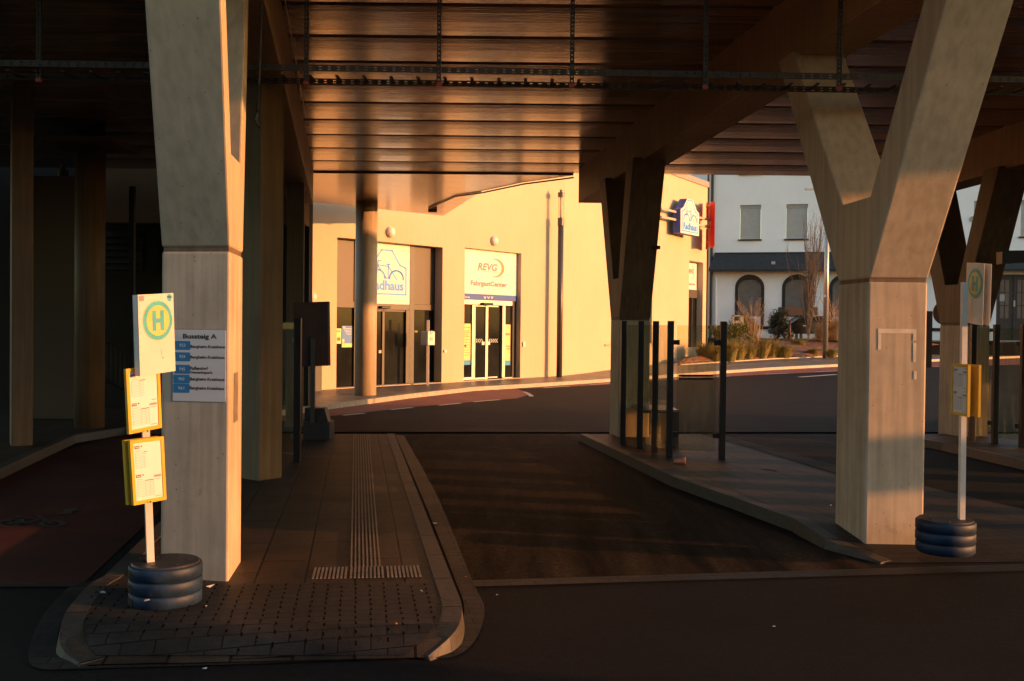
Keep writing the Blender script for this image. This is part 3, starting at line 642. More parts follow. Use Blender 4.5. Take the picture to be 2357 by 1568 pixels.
for pl, a0, a1 in ((P1, s0, L1), (P2, 0, L2), (P3, 0, L3), (P4, 0, L4), (P5, 0, L5 + .06)): pl.box(bm, a0, a1, TOP - .02, TOP + .26, -.35, .07)
obj('parapet_coping', bm, 'coping', bld)
def bx(bm, pl, f, x0, y0, x1, y1, o0, o1): a0, a1, b0, b1 = rect(pl, f, x0, y0, x1, y1, o1); pl.box(bm, a0, a1, b0, b1, o0, o1)
def bxs(name, m, parent, pl, f, rects, o0, o1):
    for r in rects:
        bm = NB(); bx(bm, pl, f, *r, o0, o1); obj(name, bm, m, parent)
# entrance 1
e1 = -R1; bk = -R1 - .12
bm = NB(); P1.box(bm, h1[0], h1[1], h1[2], h1[3], bk - .1, bk - .02); obj('recess_back', bm, 'black', bld)
bxs('spandrel_panel', 'panel_br', bld, P1, z4, ((38, 75, 205, 672), (768, 132, 960, 700)), bk, e1)
bxs('transom', 'panel_br', bld, P1, z4, ((34, 672, 300, 728), (768, 702, 962, 752)), bk, e1 + .02)
bm = NB()
for r in ((725, 80, 768, 1476), (960, 100, 1040, 1476), (300, 696, 724, 748), (205, 75, 225, 1490), (690, 748, 725, 1476)): bx(bm, P1, z4, *r, bk, e1 + .035)
bx(bm, P1, z4, 30, 1476, 1040, 1500, bk, e1 + .05); obj('window_frame', bm, 'frame_dk', bld)
bxs('window_pane', 'darkglass', bld, P1, z4, ((34, 730, 205, 1480), (770, 756, 960, 1450)), bk, e1 - .03)
bm = NB(); bx(bm, P1, z4, 230, 750, 690, 1474, bk, e1 - .04); dr = obj('sliding_door', bm, 'darkglass', bld)
bm = NB()
for r in ((466, 750, 486, 1474), (226, 750, 690, 764), (230, 1462, 690, 1476)): bx(bm, P1, z4, *r, e1 - .05, e1)
obj('door_rail', bm, 'panel_br', dr)
bm = NB(); bx(bm, P1, z4, 434, 1130, 458, 1158, e1 - .05, e1 - .02); obj('door_plate', bm, 'beige', dr)
bm = NB(); bx(bm, P1, z4, 462, 714, 548, 738, e1, e1 + .16); bev(obj('door_sensor', bm, 'black', bld), .02)
pan = rect(P1, z4, 291, 98, 725, 694, e1 + .04); bm = NB(); P1.box(bm, *pan, e1, e1 + .04); sg = obj('shop_sign', bm, 'white', bld)
def bikelogo(bm, pl, cx, zb, k, off, wd, kx=1.0):
    Tx = lambda pts: [(cx + x * k * kx, zb + y * k) for x, y in pts]
    o1 = [(-1, 0), (1, 0), (1, 1.36), (.93, 1.43), (.68, 1.53), (.27, 2.27), (-.27, 2.27), (-.68, 1.53), (-.93, 1.43), (-1, 1.36), (-1, 0)]
    pl.stroke(bm, Tx(o1), wd, off)
    for c_, a0_, a1_ in ((.5, -5, 180), (-.45, 0, 185)): pl.stroke(bm, Tx([(c_ + .355 * math.cos(R(a0_ + (a1_ - a0_) * i / 22)), .82 + .42 * math.sin(R(a0_ + (a1_ - a0_) * i / 22))) for i in range(23)]), wd * 1.15, off + .001)
    for s_ in ([(-.28, 1.70), (-.43, 1.70), (-.44, 1.50), (-.52, .95)], [(-.44, 1.48), (.08, 1.44)], [(.0, 1.55), (.16, 1.54)], [(.08, 1.54), (.08, .80)], [(-.43, 1.43), (0, .81)], [(.09, 1.43), (.52, .77)]): pl.stroke(bm, Tx(s_), wd * .8, off + .002)
kx_ = 1.0; cxs = P1.uv(*z4(508, 400), e1 + .04)[0]; zb_ = P1.uv(*z4(550, 602), e1 + .04)[1]; zt_ = P1.uv(*z4(508, 188), e1 + .04)[1]; kk = (zt_ - zb_) / 2.27; hw = P1.uv(*z4(690, 400), e1 + .04)[0] - cxs
bm = NB(); bikelogo(bm, P1, cxs, zb_, kk, e1 + .045, kk * .075, hw / kk); text(bm, P1, 'Radhaus', cxs - hw * .9, zb_ + kk * .19, hw * 1.78, kk * .52, e1 + .046, .03)
obj('lettering', bm, 'logoblue', sg)
bm = NB(); bx(bm, P1, z4, 34, 925, 80, 1068, e1 - .03, e1 - .024); o_ = obj('poster', bm, 'posteryellow', bld); o_['label'] = 'yellow poster'
bm = NB(); bx(bm, P1, z4, 36, 945, 70, 955, e1 - .022, e1 - .02); bx(bm, P1, z4, 40, 1010, 72, 1040, e1 - .022, e1 - .02); obj('print', bm, 'leaf', o_)
bm = NB(); bx(bm, P1, z4, 86, 900, 180, 1066, e1 - .03, e1 - .024); o_ = obj('poster', bm, 'posterblue', bld); o_['label'] = 'blue poster with a yellow foot'
bm = NB(); bx(bm, P1, z4, 86, 1066, 180, 1102, e1 - .03, e1 - .022); bx(bm, P1, z4, 90, 1025, 108, 1058, e1 - .022, e1 - .02); obj('foot_strip', bm, 'posteryellow', o_)
bm = NB()
for k in range(5): bx(bm, P1, z4, 100 + k * 9, 925 + k * 14, 176, 928 + k * 14, e1 - .022, e1 - .02)
for k in range(3): bx(bm, P1, z4, 94, 908 + k * 8, 122, 911 + k * 8, e1 - .022, e1 - .02)
obj('print', bm, 'white', o_)
bm = NB(); bx(bm, P1, z4, 770, 945, 798, 962, e1 - .03, e1 - .02); obj('sticker', bm, 'leaf', bld)
# entrance 2
e2 = -R2; b2 = -R2 - .12
bm = NB(); P2.box(bm, h2[0], h2[1], h2[2], h2[3], b2 - .1, b2 - .02); obj('recess_back', bm, 'black', bld)
pan = rect(P2, z4, 1242, 170, 1737, 606, e2 + .03); bm = NB(); P2.box(bm, *pan, e2 - .02, e2 + .03); sg2 = obj('shop_sign', bm, 'white', bld)
bm = NB(); bx(bm, P2, z4, 1240, 607, 1737, 660, e2 - .02, e2 + .032); sb = obj('shop_sign_band', bm, 'navy', bld)
bm = NB()
for k in range(3):
    a, zc_ = P2.uv(*z4(1434 + k * 33, 636), e2 + .035); s_ = .045; P2.stroke(bm, [(a - s_, zc_ + s_ * .7), (a, zc_ - s_ * .6), (a + s_, zc_ + s_ * .7)], .03, e2 + .036)
r_ = rect(P2, z4, 1244, 620, 1290, 642, e2 + .035); text(bm, P2, 'revg.de', r_[0], r_[2], r_[1] - r_[0], r_[3] - r_[2], e2 + .036, .02)
obj('lettering', bm, 'white', sb)
bm = NB(); r_ = rect(P2, z4, 1364, 312, 1552, 380, e2 + .03); text(bm, P2, 'REVG', r_[0], r_[2], r_[1] - r_[0], r_[3] - r_[2], e2 + .034, .03, .25)
r_ = rect(P2, z4, 1298, 480, 1640, 542, e2 + .03); text(bm, P2, 'FahrgastCenter', r_[0], r_[2], r_[1] - r_[0], r_[3] - r_[2], e2 + .034, .035)
obj('lettering', bm, 'greytxt', sg2)
def crescent(bm, pl, cx, cz, r, off, kx=1.0, th=.24):
    N = 24; o_, i_ = [], []
    for k in range(N + 1):
        t = R(-118 + 236 * k / N); w_ = th * math.cos((k / N - .5) * math.pi); o_.append((cx + r * math.cos(t) * kx, cz + r * math.sin(t))); i_.append((cx + (r * (1 - w_)) * math.cos(t) * kx, cz + r * (1 - w_) * math.sin(t)))
    for k in range(N): bm.faces.new([bm.verts.new(pl.pt(*q, off)) for q in (o_[k], o_[k + 1], i_[k + 1], i_[k])])
bm = NB(); ccx, ccz = P2.uv(*z4(1530, 356), e2 + .03); rr = P2.uv(*z4(1530, 268), e2 + .03)[1] - ccz; rx = P2.uv(*z4(1616, 356), e2 + .03)[0] - ccx; crescent(bm, P2, ccx, ccz, rr, e2 + .033, rx / rr, .3)
r_ = rect(P2, z4, 1358, 384, 1548, 396, e2 + .03); text(bm, P2, 'Rhein-Erft-Verkehrsgesellschaft mbH', r_[0], r_[2], r_[1] - r_[0], r_[3] - r_[2], e2 + .033)
obj('crescent', bm, 'orange', sg2)
bm = NB(); bx(bm, P2, z4, 1240, 661, 1692, 703, b2, e2 + .05); obj('lintel', bm, 'alu', bld)
bm = NB(); bx(bm, P2, z4, 1424, 683, 1516, 706, e2 + .05, e2 + .18); bev(obj('door_sensor', bm, 'black', bld), .02)
bxs('window_frame', 'alu', bld, P2, z4, ((1312, 703, 1334, 1384), (1598, 703, 1624, 1384)), b2, e2)
bxs('bottom_rail', 'alu', bld, P2, z4, ((1232, 1385, 1334, 1408), (1598, 1385, 1692, 1408)), b2, e2)
bm = NB(); bx(bm, P2, z4, 1692, 661, 1737, 1408, b2, e2 - .01); obj('window_frame', bm, 'frame_dk', bld)
bxs('window_pane', 'darkglass', bld, P2, z4, ((1230, 704, 1312, 1386), (1624, 704, 1692, 1386)), b2, e2 - .04)
bm = NB(); bx(bm, P2, z4, 1336, 706, 1568, 1404, b2, e2 - .06); dr = obj('sliding_door', bm, 'darkglass', bld)
bm = NB()
for r in ((1440, 706, 1450, 1404), (1452, 706, 1462, 1404), (1336, 706, 1342, 1404), (1342, 706, 1440, 718), (1462, 710, 1560, 722), (1340, 1388, 1440, 1404), (1462, 1380, 1550, 1390)): bx(bm, P2, z4, *r, e2 - .06, e2 - .03)
obj('door_rail', bm, 'alu', dr)
bxs('lock_plate', 'white', dr, P2, z4, ((1405, 1050, 1430, 1080), (1456, 1050, 1482, 1080)), e2 - .06, e2 - .025)
bm = NB()
for k in range(5):
    for sgn, xx in ((1, 1338 + k * 17), (-1, 1546 - k * 17)):
        a, zc_ = P2.uv(*z4(xx, 1040), e2 - .05); P2.stroke(bm, [(a - .03 * sgn, zc_ + .055), (a + .03 * sgn, zc_), (a - .03 * sgn, zc_ - .055)], .022, e2 - .052)
obj('chevron_marks', bm, 'white', dr)
for x0_, x1_, y0_, y1_, nm in ((1232, 1297, 880, 1224, 'l'), (1622, 1672, 888, 1228, 'r')):
    bm = NB(); bx(bm, P2, z4, x0_, y0_, x1_, y1_, e2 - .04, e2 - .034); o_ = obj('poster', bm, 'posteryellow', bld)
    bm = NB(); bx(bm, P2, z4, x0_, y1_ + 1, x1_, y1_ + 44, e2 - .04, e2 - .033); obj('poster_foot', bm, 'teal', o_)
    bm = NB()
    if nm == 'l':
        o_['label'] = 'yellow opening hours poster'
        for yy, t_, x2 in ((910, 'Öffnungszeiten', 1295), (944, 'Montag - Freitag', 1288), (960, '8.00 - 18.35 Uhr', 1288), (980, 'Samstag', 1270), (996, '9.00 - 14.08 Uhr', 1288)):
            r_ = rect(P2, z4, 1235, yy, x2, yy + 10, e2 - .034); text(bm, P2, t_, r_[0], r_[2], r_[1] - r_[0], r_[3] - r_[2], e2 - .031, .015)
        for k in range(7): r_ = rect(P2, z4, 1236, 1030 + k * 24, 1290, 1033 + k * 24, e2 - .034); P2.quad(bm, *r_, e2 - .031)
        bx(bm, P2, z4, 1240, 1078, 1258, 1098, e2 - .034, e2 - .03)
    else:
        o_['label'] = 'yellow poster with dark lettering'
        r_ = rect(P2, z4, 1626, 968, 1670, 990, e2 - .034); text(bm, P2, 'REVG', r_[0], r_[2], r_[1] - r_[0], r_[3] - r_[2], e2 - .031, .03, .25)
        r_ = rect(P2, z4, 1629, 1084, 1671, 1102, e2 - .034); text(bm, P2, 'Fahrgast', r_[0], r_[2], r_[1] - r_[0], r_[3] - r_[2], e2 - .031, .01)
        r_ = rect(P2, z4, 1637, 1107, 1670, 1123, e2 - .034); text(bm, P2, 'Center', r_[0], r_[2], r_[1] - r_[0], r_[3] - r_[2], e2 - .031, .01)
    obj('print', bm, 'ink', o_)
# window in the bend
bm = NB(); P4.box(bm, r4[0], r4[1], r4[2], r4[3], -R4 - .1, -R4); wn = obj('window', bm, 'darkglass', bld)
zz = lambda y: P4.uv(1398, y, -R4)[1]
bm = NB(); P4.box(bm, r4[0], r4[1], zz(676), r4[3], -R4, -R4 + .03); obj('sign_panel', bm, 'white', wn)
bm = NB(); P4.box(bm, r4[0], r4[1], zz(765), zz(748), -R4, -R4 + .02); obj('poster', bm, 'posteryellow', wn)
bm = NB(); P4.box(bm, r4[0], r4[1], zz(781), zz(766), -R4, -R4 + .025); pt_ = obj('poster_foot', bm, 'teal', wn)
bm = NB(); text(bm, P4, 'revg.de', r4[0] + .35, zz(777), .8, zz(771) - zz(777), -R4 + .03, .01); obj('print', bm, 'white', pt_)
bm = NB(); P4.box(bm, r4[0] - .1, r4[1] + .1, r4[2] - .09, r4[2], -R4, .08); obj('window_sill', bm, 'alu', wn)
# far window
bm = NB(); P5.box(bm, r5[0], r5[1], r5[2], r5[3], -R5 - .1, -R5); wn = obj('window', bm, 'darkglass', bld)
zz = lambda y: P5.uv(1600, y, -R5)[1]
bm = NB(); P5.box(bm, r5[0], r5[1] * .98, zz(668), r5[3] - .05, -R5, -R5 + .04); sp = obj('sign_panel', bm, 'white', wn)
bm = NB(); a0 = r5[0] - .3; a1 = P5.uv(*z7(540, 1450), -R5)[0]; text(bm, P5, 'REVG', P5.uv(*z7(478, 1450), -R5)[0], zz(*[z7(0, 1470)[1]]), a1 - P5.uv(*z7(478, 1450), -R5)[0], zz(z7(0, 1408)[1]) - zz(z7(0, 1470)[1]), -R5 + .045, .02, .2)
text(bm, P5, 'FahrgastCenter', P5.uv(*z5(262, 910), -R5)[0], zz(z5(0, 918)[1]), P5.uv(*z5(318, 910), -R5)[0] - P5.uv(*z5(262, 910), -R5)[0], zz(z5(0, 896)[1]) - zz(z5(0, 918)[1]), -R5 + .045, .01)
obj('lettering', bm, 'ink', sp)
bm = NB(); cz_ = zz(z7(0, 1450)[1]); crescent(bm, P5, P5.uv(*z7(525, 1450), -R5)[0], cz_, zz(z7(0, 1365)[1]) - cz_, -R5 + .044, .75, .2); obj('crescent', bm, 'orange', sp)
bm = NB(); P5.box(bm, r5[0], r5[1], zz(z5(0, 1010)[1]), zz(z5(0, 950)[1]), -R5, -R5 + .1); obj('transom', bm, 'panel_br', wn)
bm = NB(); m_ = (r5[0] + r5[1]) * .62
for a_ in (r5[0] + .02, m_, r5[1] - .12): P5.box(bm, a_, a_ + .09, r5[2], zz(z5(0, 1010)[1]), -R5, -R5 + .05)
obj('window_frame', bm, 'frame_dk', wn)
# drain pipe at the corner
tube('drain_pipe', [Ip + Vector((.12, .35, 0)), Ip + Vector((.12, .35, 10.6))], .07, 'black', bld)
# wall lamps and small fittings
def dome(pl, x, y, rr, dep=.13):
    a, z_ = pl.uv(x, y); bm = NB(); N = 24
    rings = []
    for k in range(7):
        t = k / 6 * math.pi / 2; r_ = rr * math.cos(t) + .0005; o_ = .03 + dep * math.sin(t)
        rings.append([bm.verts.new(pl.pt(a + r_ * math.cos(2 * math.pi * i / N), z_ + r_ * math.sin(2 * math.pi * i / N), o_)) for i in range(N)])
    for A, B in zip(rings, rings[1:]):
        for i in range(N): bm.faces.new((A[i], A[(i + 1) % N], B[(i + 1) % N], B[i]))
    th = thing('wall_lamp', '', 'wall lamp', pl.pt(a, z_, 0), 'round opal wall lamps on the cream building')
    obj('glass_dome', bm, 'lampw', th, True)
    bm = NB(); cyl(bm, pl.pt(a, z_, 0.001), pl.pt(a, z_, .031), rr * 1.04, n=24); obj('base_ring', bm, 'beige', th); return th
dome(P1, 897.4, 535, .165)['label'] = 'round white wall lamp above the bicycle shop entrance'
dome(P2, 1135.8, 555, .165)['label'] = 'round white wall lamp above the passenger centre door'
dome(P1, 716, 684, .15)['label'] = 'white round wall lamp just above the brown red board'
def small(pl, f, r, lab):
    bm = NB(); bx(bm, pl, f, *r, .001, .05); o = obj('wall_box', bm, 'white'); tag(o, lab, 'switch box', 'small white boxes on the cream wall')
small(P1, z4, (1053, 1128, 1073, 1152), 'small white switch box between the two entrances')
small(P2, z4, (1795, 1050, 1815, 1098), 'small white box with a dark dot right of the passenger centre door')
bm = NB(); bx(bm, P1, lambda x, y: (x, y), 717, 842, 741, 905, .001, .35); tag(obj('utility_cabinet', bm, 'black'), 'black cabinet at the foot of the cream wall below the brown red board', 'cabinet')
# payment terminal
tp = P2.pt(0, 0, 0); q = G((1300 + 893 / 2.4125) / 1.697, (900 + 1458 / 2.4125) / 1.697, .12)
tm = thing('bicycle_locker_terminal', 'white terminal box on a thin post beside the bicycle shop door', 'terminal', q)
bm = NB(); ob(bm, q + Vector((-.04, -.04, 0)), (.08, 0, 0), (0, .08, 0), (0, 0, 2.0)); obj('post', bm, 'postwhite', tm)
a = P(*z4(895, 1083), q.y - .15); b_ = P(*z4(963, 1083), q.y + .05); t_ = P(*z4(895, 952), q.y - .15); d = b_ - a; d.z = 0; nn = Vector((-d.y, d.x, 0)).normalized() * .35
bm = NB(); ob(bm, a, d, (nn.x * 1.0, nn.y * .3 + .1, 0), (0, 0, t_.z - a.z)); bx_ = bev(obj('housing', bm, 'white', tm), .02)
fpl = PL(Vector((a.x, a.y, a.z)), d); bm = NB(); fpl.box(bm, d.length * .3, d.length * .68, .14, .26, 0, .01); fpl.box(bm, d.length * .35, d.length * .66, .33, .44, 0, .01); obj('display', bm, 'beige', bx_)
tm['label'] = 'white terminal box on a thin post beside the bicycle shop door'

# ------------------------------------------------------------------ lamp posts
def lamp_post(label, base, r, ztop, m, glass=1.0, hub=True):
    th = thing('street_lamp', label, 'street lamp', base, 'slim pole lamps'); b = Vector(base)
    zg = ztop - .3 - glass
    bm = NB(); cyl(bm, b, Vector((b.x, b.y, zg)), r, n=24); o = obj('pole', bm, m, th)
    for f in o.data.polygons: f.use_smooth = abs(f.normal.z) < .5
    bm = NB(); cyl(bm, (b.x, b.y, zg), (b.x, b.y, zg + .28), r * 1.12, n=24); cyl(bm, (b.x, b.y, ztop - .26), (b.x, b.y, ztop - .1), r * 1.15, n=24); cyl(bm, (b.x, b.y, ztop - .1), (b.x, b.y, ztop), r * .5, n=16); obj('head', bm, 'polegrey', th, False)
    bm = NB(); cyl(bm, (b.x, b.y, zg + .28), (b.x, b.y, ztop - .26), r * .95, n=24, cap=False); obj('glass_cylinder', bm, 'lampglass', th, True)
    bm = NB(); cyl(bm, (b.x, b.y, zg + .28), (b.x, b.y, ztop - .26), r * .35, n=12); obj('lamp_core', bm, 'lampw', th, True)
    return th
q = G(1287, 868, .12); zt = P(1287, 437, q.y).z; lamp_post('tall dark pole lamp casting its shadow on the cream wall', q - Vector((0, 0, .02)), .105, zt, 'polegrey')
q = G(144, 962, .12); lamp_post('black pole lamp in the shade beside the dark round column', q - Vector((0, 0, .02)), .085, P(144, 379, q.y).z, 'polegrey', .5)
q = G(1899, 824, .12); th = thing('tall_pole', 'tall silver pole at the kerb of the planting bed', 'lamp post', q)
bm = NB(); cyl(bm, q - Vector((0, 0, .05)), q + Vector((0, 0, 9.0)), .14, .11, n=24); o = obj('pole', bm, 'silver', th, True)
bm = NB(); cyl(bm, P(*z5(1317, 993), q.y - .12), P(*z5(1317, 993), q.y - .16), .07, n=16); obj('round_badge', bm, 'white', th)
bm = NB(); ob(bm, q + Vector((-1.2, -.1, 8.9)), (1.3, 0, 0), (0, .2, 0), (0, 0, .1)); obj('lamp_head', bm, 'silver', th)

# ------------------------------------------------------------------ projecting signs
sgp = thing('bicycle_shop_sign', 'house shaped light box with blue bicycle emblem on rails beside the cream wall', 'sign', P(1575, 560, 48))
u4 = (Hp - Gp).normalized()
su = Vector((.56, .83, 0)).normalized(); O_ = P(*z7(372, 903), 46.3); SP = PL(O_, su)
xr = SP.uv(*z7(622, 940))[0]; zt_ = SP.uv(*z7(475, 441))[1]
cxm = xr / 2; k = xr / 2
def shp(e): return [(cxm + x * (k + e * k), z_) for x, z_ in ((-1, -e * .3), (1, -e * .3), (1, zt_ * .66), (.72, zt_ * .73), (.32, zt_), (-.32, zt_), (-.72, zt_ * .73), (-1, zt_ * .66))]
bm = NB(); f_ = [SP.pt(*q, 0) for q in shp(0)]; poly(bm, f_, tuple(-SP.n * .38)); obj('box', bm, 'navy', sgp)
bm = NB(); poly(bm, [SP.pt(*q, .004) for q in shp(0)], tuple(SP.n * .012)); obj('face', bm, 'white', sgp)
bm = NB(); bikelogo(bm, SP, cxm, zt_ * .075, zt_ * .39, .02, .05, k * .84 / (zt_ * .39)); text(bm, SP, 'Radhaus', cxm - k * .72, zt_ * .12, k * 1.46, zt_ * .2, .023, .035); obj('lettering', bm, 'logoblue', sgp)
bm = NB()
for z_ in (zt_ * .36, zt_ * .58): SP.box(bm, -1.6, xr + 1.9, z_ - .05, z_ + .05, -.28, -.18)
for a_ in (-1.2, xr + .6):
    for z_ in (zt_ * .36, zt_ * .58): SP.box(bm, a_, a_ + .08, z_ - .04, z_ + .04, -1.6, -.2)
obj('mounting_rail', bm, 'beige', sgp)
rs = thing('red_sign', 'red letter shaped sign seen edge on at the corner of the cream building', 'sign', P(1640, 520, 50))
q0 = P(*z7(838, 1090), 49.0); ht = P(*z7(838, 485), 49.0).z - q0.z; 
bm = NB(); ob(bm, P(*z7(790, 1085), 49.3), P(*z7(838, 1090), 49.0) - P(*z7(790, 1085), 49.3), (.05, .9, 0), (0, 0, ht)); obj('plate', bm, 'signred', rs)
a = P(*z7(720, 1130), 50.2); b_ = P(*z7(745, 1130), 50.0); bm = NB(); ob(bm, a, b_ - a, (.05, .3, 0), (0, 0, 1.05)); ob(bm, a + Vector((0, 0, 1.5)), b_ - a, (.05, .3, 0), (0, 0, .85)); obj('letter_edge', bm, 'signred', rs)
bm = NB()
for xx in (752, 778): a = P(*z7(xx, 1070), 49.6); ob(bm, a, (.07, 0, 0), (0, .07, 0), (0, 0, P(*z7(xx, 545), 49.6).z - a.z))
for yy in (555, 820, 1050): a = P(*z7(722, yy), 49.9); ob(bm, a, P(*z7(792, yy - 20), 49.5) - a, (0, .06, 0), (0, 0, .09))
obj('bracket', bm, 'orange', rs)

# ------------------------------------------------------------------ white building
wu = Vector((math.cos(R(14)), -math.sin(R(14)), 0)); WO = P(1628, 700, 70); WO.z = 0; W = PL(WO, wu)
wb = thing('white_building', 'long white rendered building with arched ground floor windows and a black slate skirt roof', 'building', WO)
wz = lambda y, x=1750: W.uv(x, y)[1]
zs = wz(606)                                    # skirt line
ups = [z5(668, 300) + z5(833, 560), z5(1030, 292) + z5(1200, 557)]
holes = []
for i, (cx_) in enumerate((1726, 1834, 1942, 2050, 2158, 2266, 2374)):
    yy0, yy1 = (471.5, 551) if i < 2 else (469, 549)
    a0 = W.uv(cx_ - 24.5 + (.0 if i else 2), 500)[0]; a1 = W.uv(cx_ + 25.5, 500)[0]; holes.append((a0 + 0, a1, wz(551), wz(471.5)))
up2 = [(a0, a1, z0 + 4.55, z1 + 4.55) for a0, a1, z0, z1 in holes]
acen = [W.uv(x, 690)[0] for x in (1725, 1833.8, 1943, 2052)]
zb_a, ztp = wz(751), wz(631); ri = .77; ro = ri + .22
ahole = [(c - ri, c + ri, 2.75, wz(642)) for c in acen]
dx0, dx1 = W.uv(2293, 690)[0], W.uv(2372, 690)[0]; dh = [(dx0, dx1, 1.3, W.uv(2320, 632)[1])]
bm = NB(); wall(bm, W, 0, 58, .3, 16, holes + up2 + ahole + dh, .22)
bm.faces.new([bm.verts.new(v) for v in (W.pt(0, .3), W.pt(0, .3, -14), W.pt(0, 16, -14), W.pt(0, 16))]); obj('wall', bm, 'plaster_w', wb)
bm = NB(); W.box(bm, -9, -.05, .3, 15, -14, -3); obj('rear_wing', bm, 'plaster_w', wb)
bm = NB(); W.box(bm, -.3, 58.3, 16, 16.5, -14, .5); obj('roof', bm, 'slate', wb)
def slats(bm, pl, a0, a1, z0, z1, o, pitch_=.085):
    z_ = z0
    while z_ < z1 - .01:
        z2 = min(z_ + pitch_, z1); bm.faces.new([bm.verts.new(v) for v in (pl.pt(a0, z_, o + .025), pl.pt(a1, z_, o + .025), pl.pt(a1, z2, o), pl.pt(a0, z2, o))]); z_ = z2
for k_, (a0, a1, z0, z1) in enumerate(holes + up2):
    if a0 > 26 and k_ > 6: continue
    bm = NB(); slats(bm, W, a0 + .02, a1 - .02, z0, z1 - .25, -.2, .11); wn = obj('roller_shutter', bm, 'shutter', wb)
    bm = NB(); W.box(bm, a0, a1, z1 - .25, z1, -.22, -.15); obj('shutter_box', bm, 'shutter', wn)
    bm = NB(); W.box(bm, a0 - .12, a1 + .06, z0 - .1, z0 - .002, -.2, .14); obj('window_sill', bm, 'black', wn)
for c in acen:
    z_sp = wz(642) - ri + .15; bm = NB(); N = 24; zt0 = wz(642)
    # corners above the arch are filled with wall so that the opening reads round
    pts = [(c + ri * math.cos(t), z_sp + ri * math.sin(t) * (zt0 - z_sp) / ri) for t in [math.pi * i / N for i in range(N + 1)]]
    for (x0_, y0_), (x1_, y1_) in zip(pts, pts[1:]): bm.faces.new([bm.verts.new(W.pt(*q, -.001)) for q in ((x0_, y0_), (x1_, y1_), (x1_, zt0 + .01), (x0_, zt0 + .01))])
    obj('arch_infill', bm, 'plaster_w', wb)
    bm = NB(); slats(bm, W, c - ri, c + ri, wz(737), zt0, -.18, .12); wn = obj('roller_shutter', bm, 'shutter_dk', wb)
    bm = NB()
    outer = [(c + ro * math.cos(t), z_sp + ro * math.sin(t) * (zt0 - z_sp + .3) / ro) for t in [math.pi * i / N for i in range(N + 1)]]
    for i in range(N): hexa(bm, [W.pt(*pts[i], 0), W.pt(*pts[i + 1], 0), W.pt(*outer[i + 1], 0), W.pt(*outer[i], 0), W.pt(*pts[i], .04), W.pt(*pts[i + 1], .04), W.pt(*outer[i + 1], .04), W.pt(*outer[i], .04)])
    W.box(bm, c - ro, c - ri, zb_a, z_sp, 0.001, .04); W.box(bm, c + ri, c + ro, zb_a, z_sp, .001, .04); obj('brick_surround', bm, 'black', wn)
    bm = NB(); W.box(bm, c - ri, c + ri, 1.3, wz(738), -.2, -.02); obj('apron', bm, 'plaster_w', wn)
bm = NB(); W.box(bm, 0, dx0 - .1, zb_a - .22, zb_a, .002, .06); W.box(bm, dx1 + .1, 58, zb_a - .22, zb_a, .002, .06); obj('plinth_band', bm, 'brickdark', wb)
zt_s, zb_s = wz(583.5), wz(622.5); aS = W.uv(1645, 583)[0]; aB = W.uv(1632, 622)[0]
bm = NB(); hexa(bm, [W.pt(aB, zb_s, 0), W.pt(58, zb_s, 0), W.pt(58, zb_s, 1.0), W.pt(aB, zb_s, 1.0), W.pt(aS, zt_s, 0), W.pt(58, zt_s, 0), W.pt(58, zt_s, .12), W.pt(aS, zt_s, .12)])
sk_ = obj('skirt_roof', bm, 'slate', wb)
bm = NB(); W.box(bm, aS, 58, zt_s, zt_s + .07, 0, .16); obj('flashing', bm, 'galv', sk_)
bm = NB(); W.box(bm, aB, 58, zb_s - .12, zb_s, .85, 1.02); obj('gutter', bm, 'black', sk_)
a, z_ = W.uv(*z5(922, 745), .6); bm = NB(); W.box(bm, a - .13, a + .13, z_ - .15, z_ + .15, .4, .72); obj('roof_vent', bm, 'shutter', sk_)
a, z_ = W.uv(2238, 505); bm = NB(); cyl(bm, W.pt(a, z_, 0), W.pt(a, z_, .06), .2, n=20); cyl(bm, W.pt(a, z_, .06), W.pt(a, z_, .07), .1, n=16); obj('round_vent', bm, 'shutter', wb)
a = W.uv(*z5(484, 1000))[0]; tube('downpipe', [W.pt(a, 1.5, .1), W.pt(a, W.uv(*z5(484, 845))[1], .1)], .09, 'plaster_w', wb)
a = .25; tube('downpipe', [W.pt(a, 1.2, .15), W.pt(a, 16, .15)], .1, 'black', wb)
# double door
bm = NB(); W.box(bm, *dh[0], -.22, -.12); dd = obj('double_door', bm, 'doorwood', wb)
zd0, zd1 = dh[0][2], dh[0][3]; wd_ = (dx1 - dx0) / 2
for j in range(2):
    bm = NB()
    for c_ in range(2):
        for r_i in range(3):
            a0 = dx0 + j * wd_ + .22 + c_ * (wd_ - .44) / 2 + .03; zt0 = zd1 - .35 - r_i * .86; W.box(bm, a0, a0 + (wd_ - .44) / 2 - .06, zt0 - .8, zt0, -.12, -.1)
    obj('door_glazing', bm, 'obscure', dd)
bm = NB(); W.box(bm, dx0 + .22, dx0 + .52, zd1 - 1.75, zd1 - 1.3, -.1, -.09); obj('notice', bm, 'shutter', dd)
bm = NB(); W.box(bm, dx0 + wd_ + .02, dx0 + wd_ + .12, zd1 - 2.1, zd1 - 1.7, -.1, -.04); obj('door_handle', bm, 'silver', dd)
for j in range(2): bm = NB(); W.box(bm, dx0 + j * wd_ + .02, dx0 + j * wd_ + .14, zd0, zd1, -.12, -.06); obj('door_stile', bm, 'doorwood', dd)
# forecourt
bm = NB(); fc = [Vector((11.6, 60.5, 1.26)), Vector((60, 60.5, 1.26)), Vector((60, 56, 1.26)), Vector((70, 90, 1.26)), Vector((11.6, 90, 1.26))]
poly(bm, [Vector((11, 60, 1.26)), Vector((70, 54, 1.26)), Vector((70, 90, 1.26)), Vector((11, 90, 1.26))], (0, 0, -1.2)); obj('forecourt', bm, 'asphalt', kind='structure')

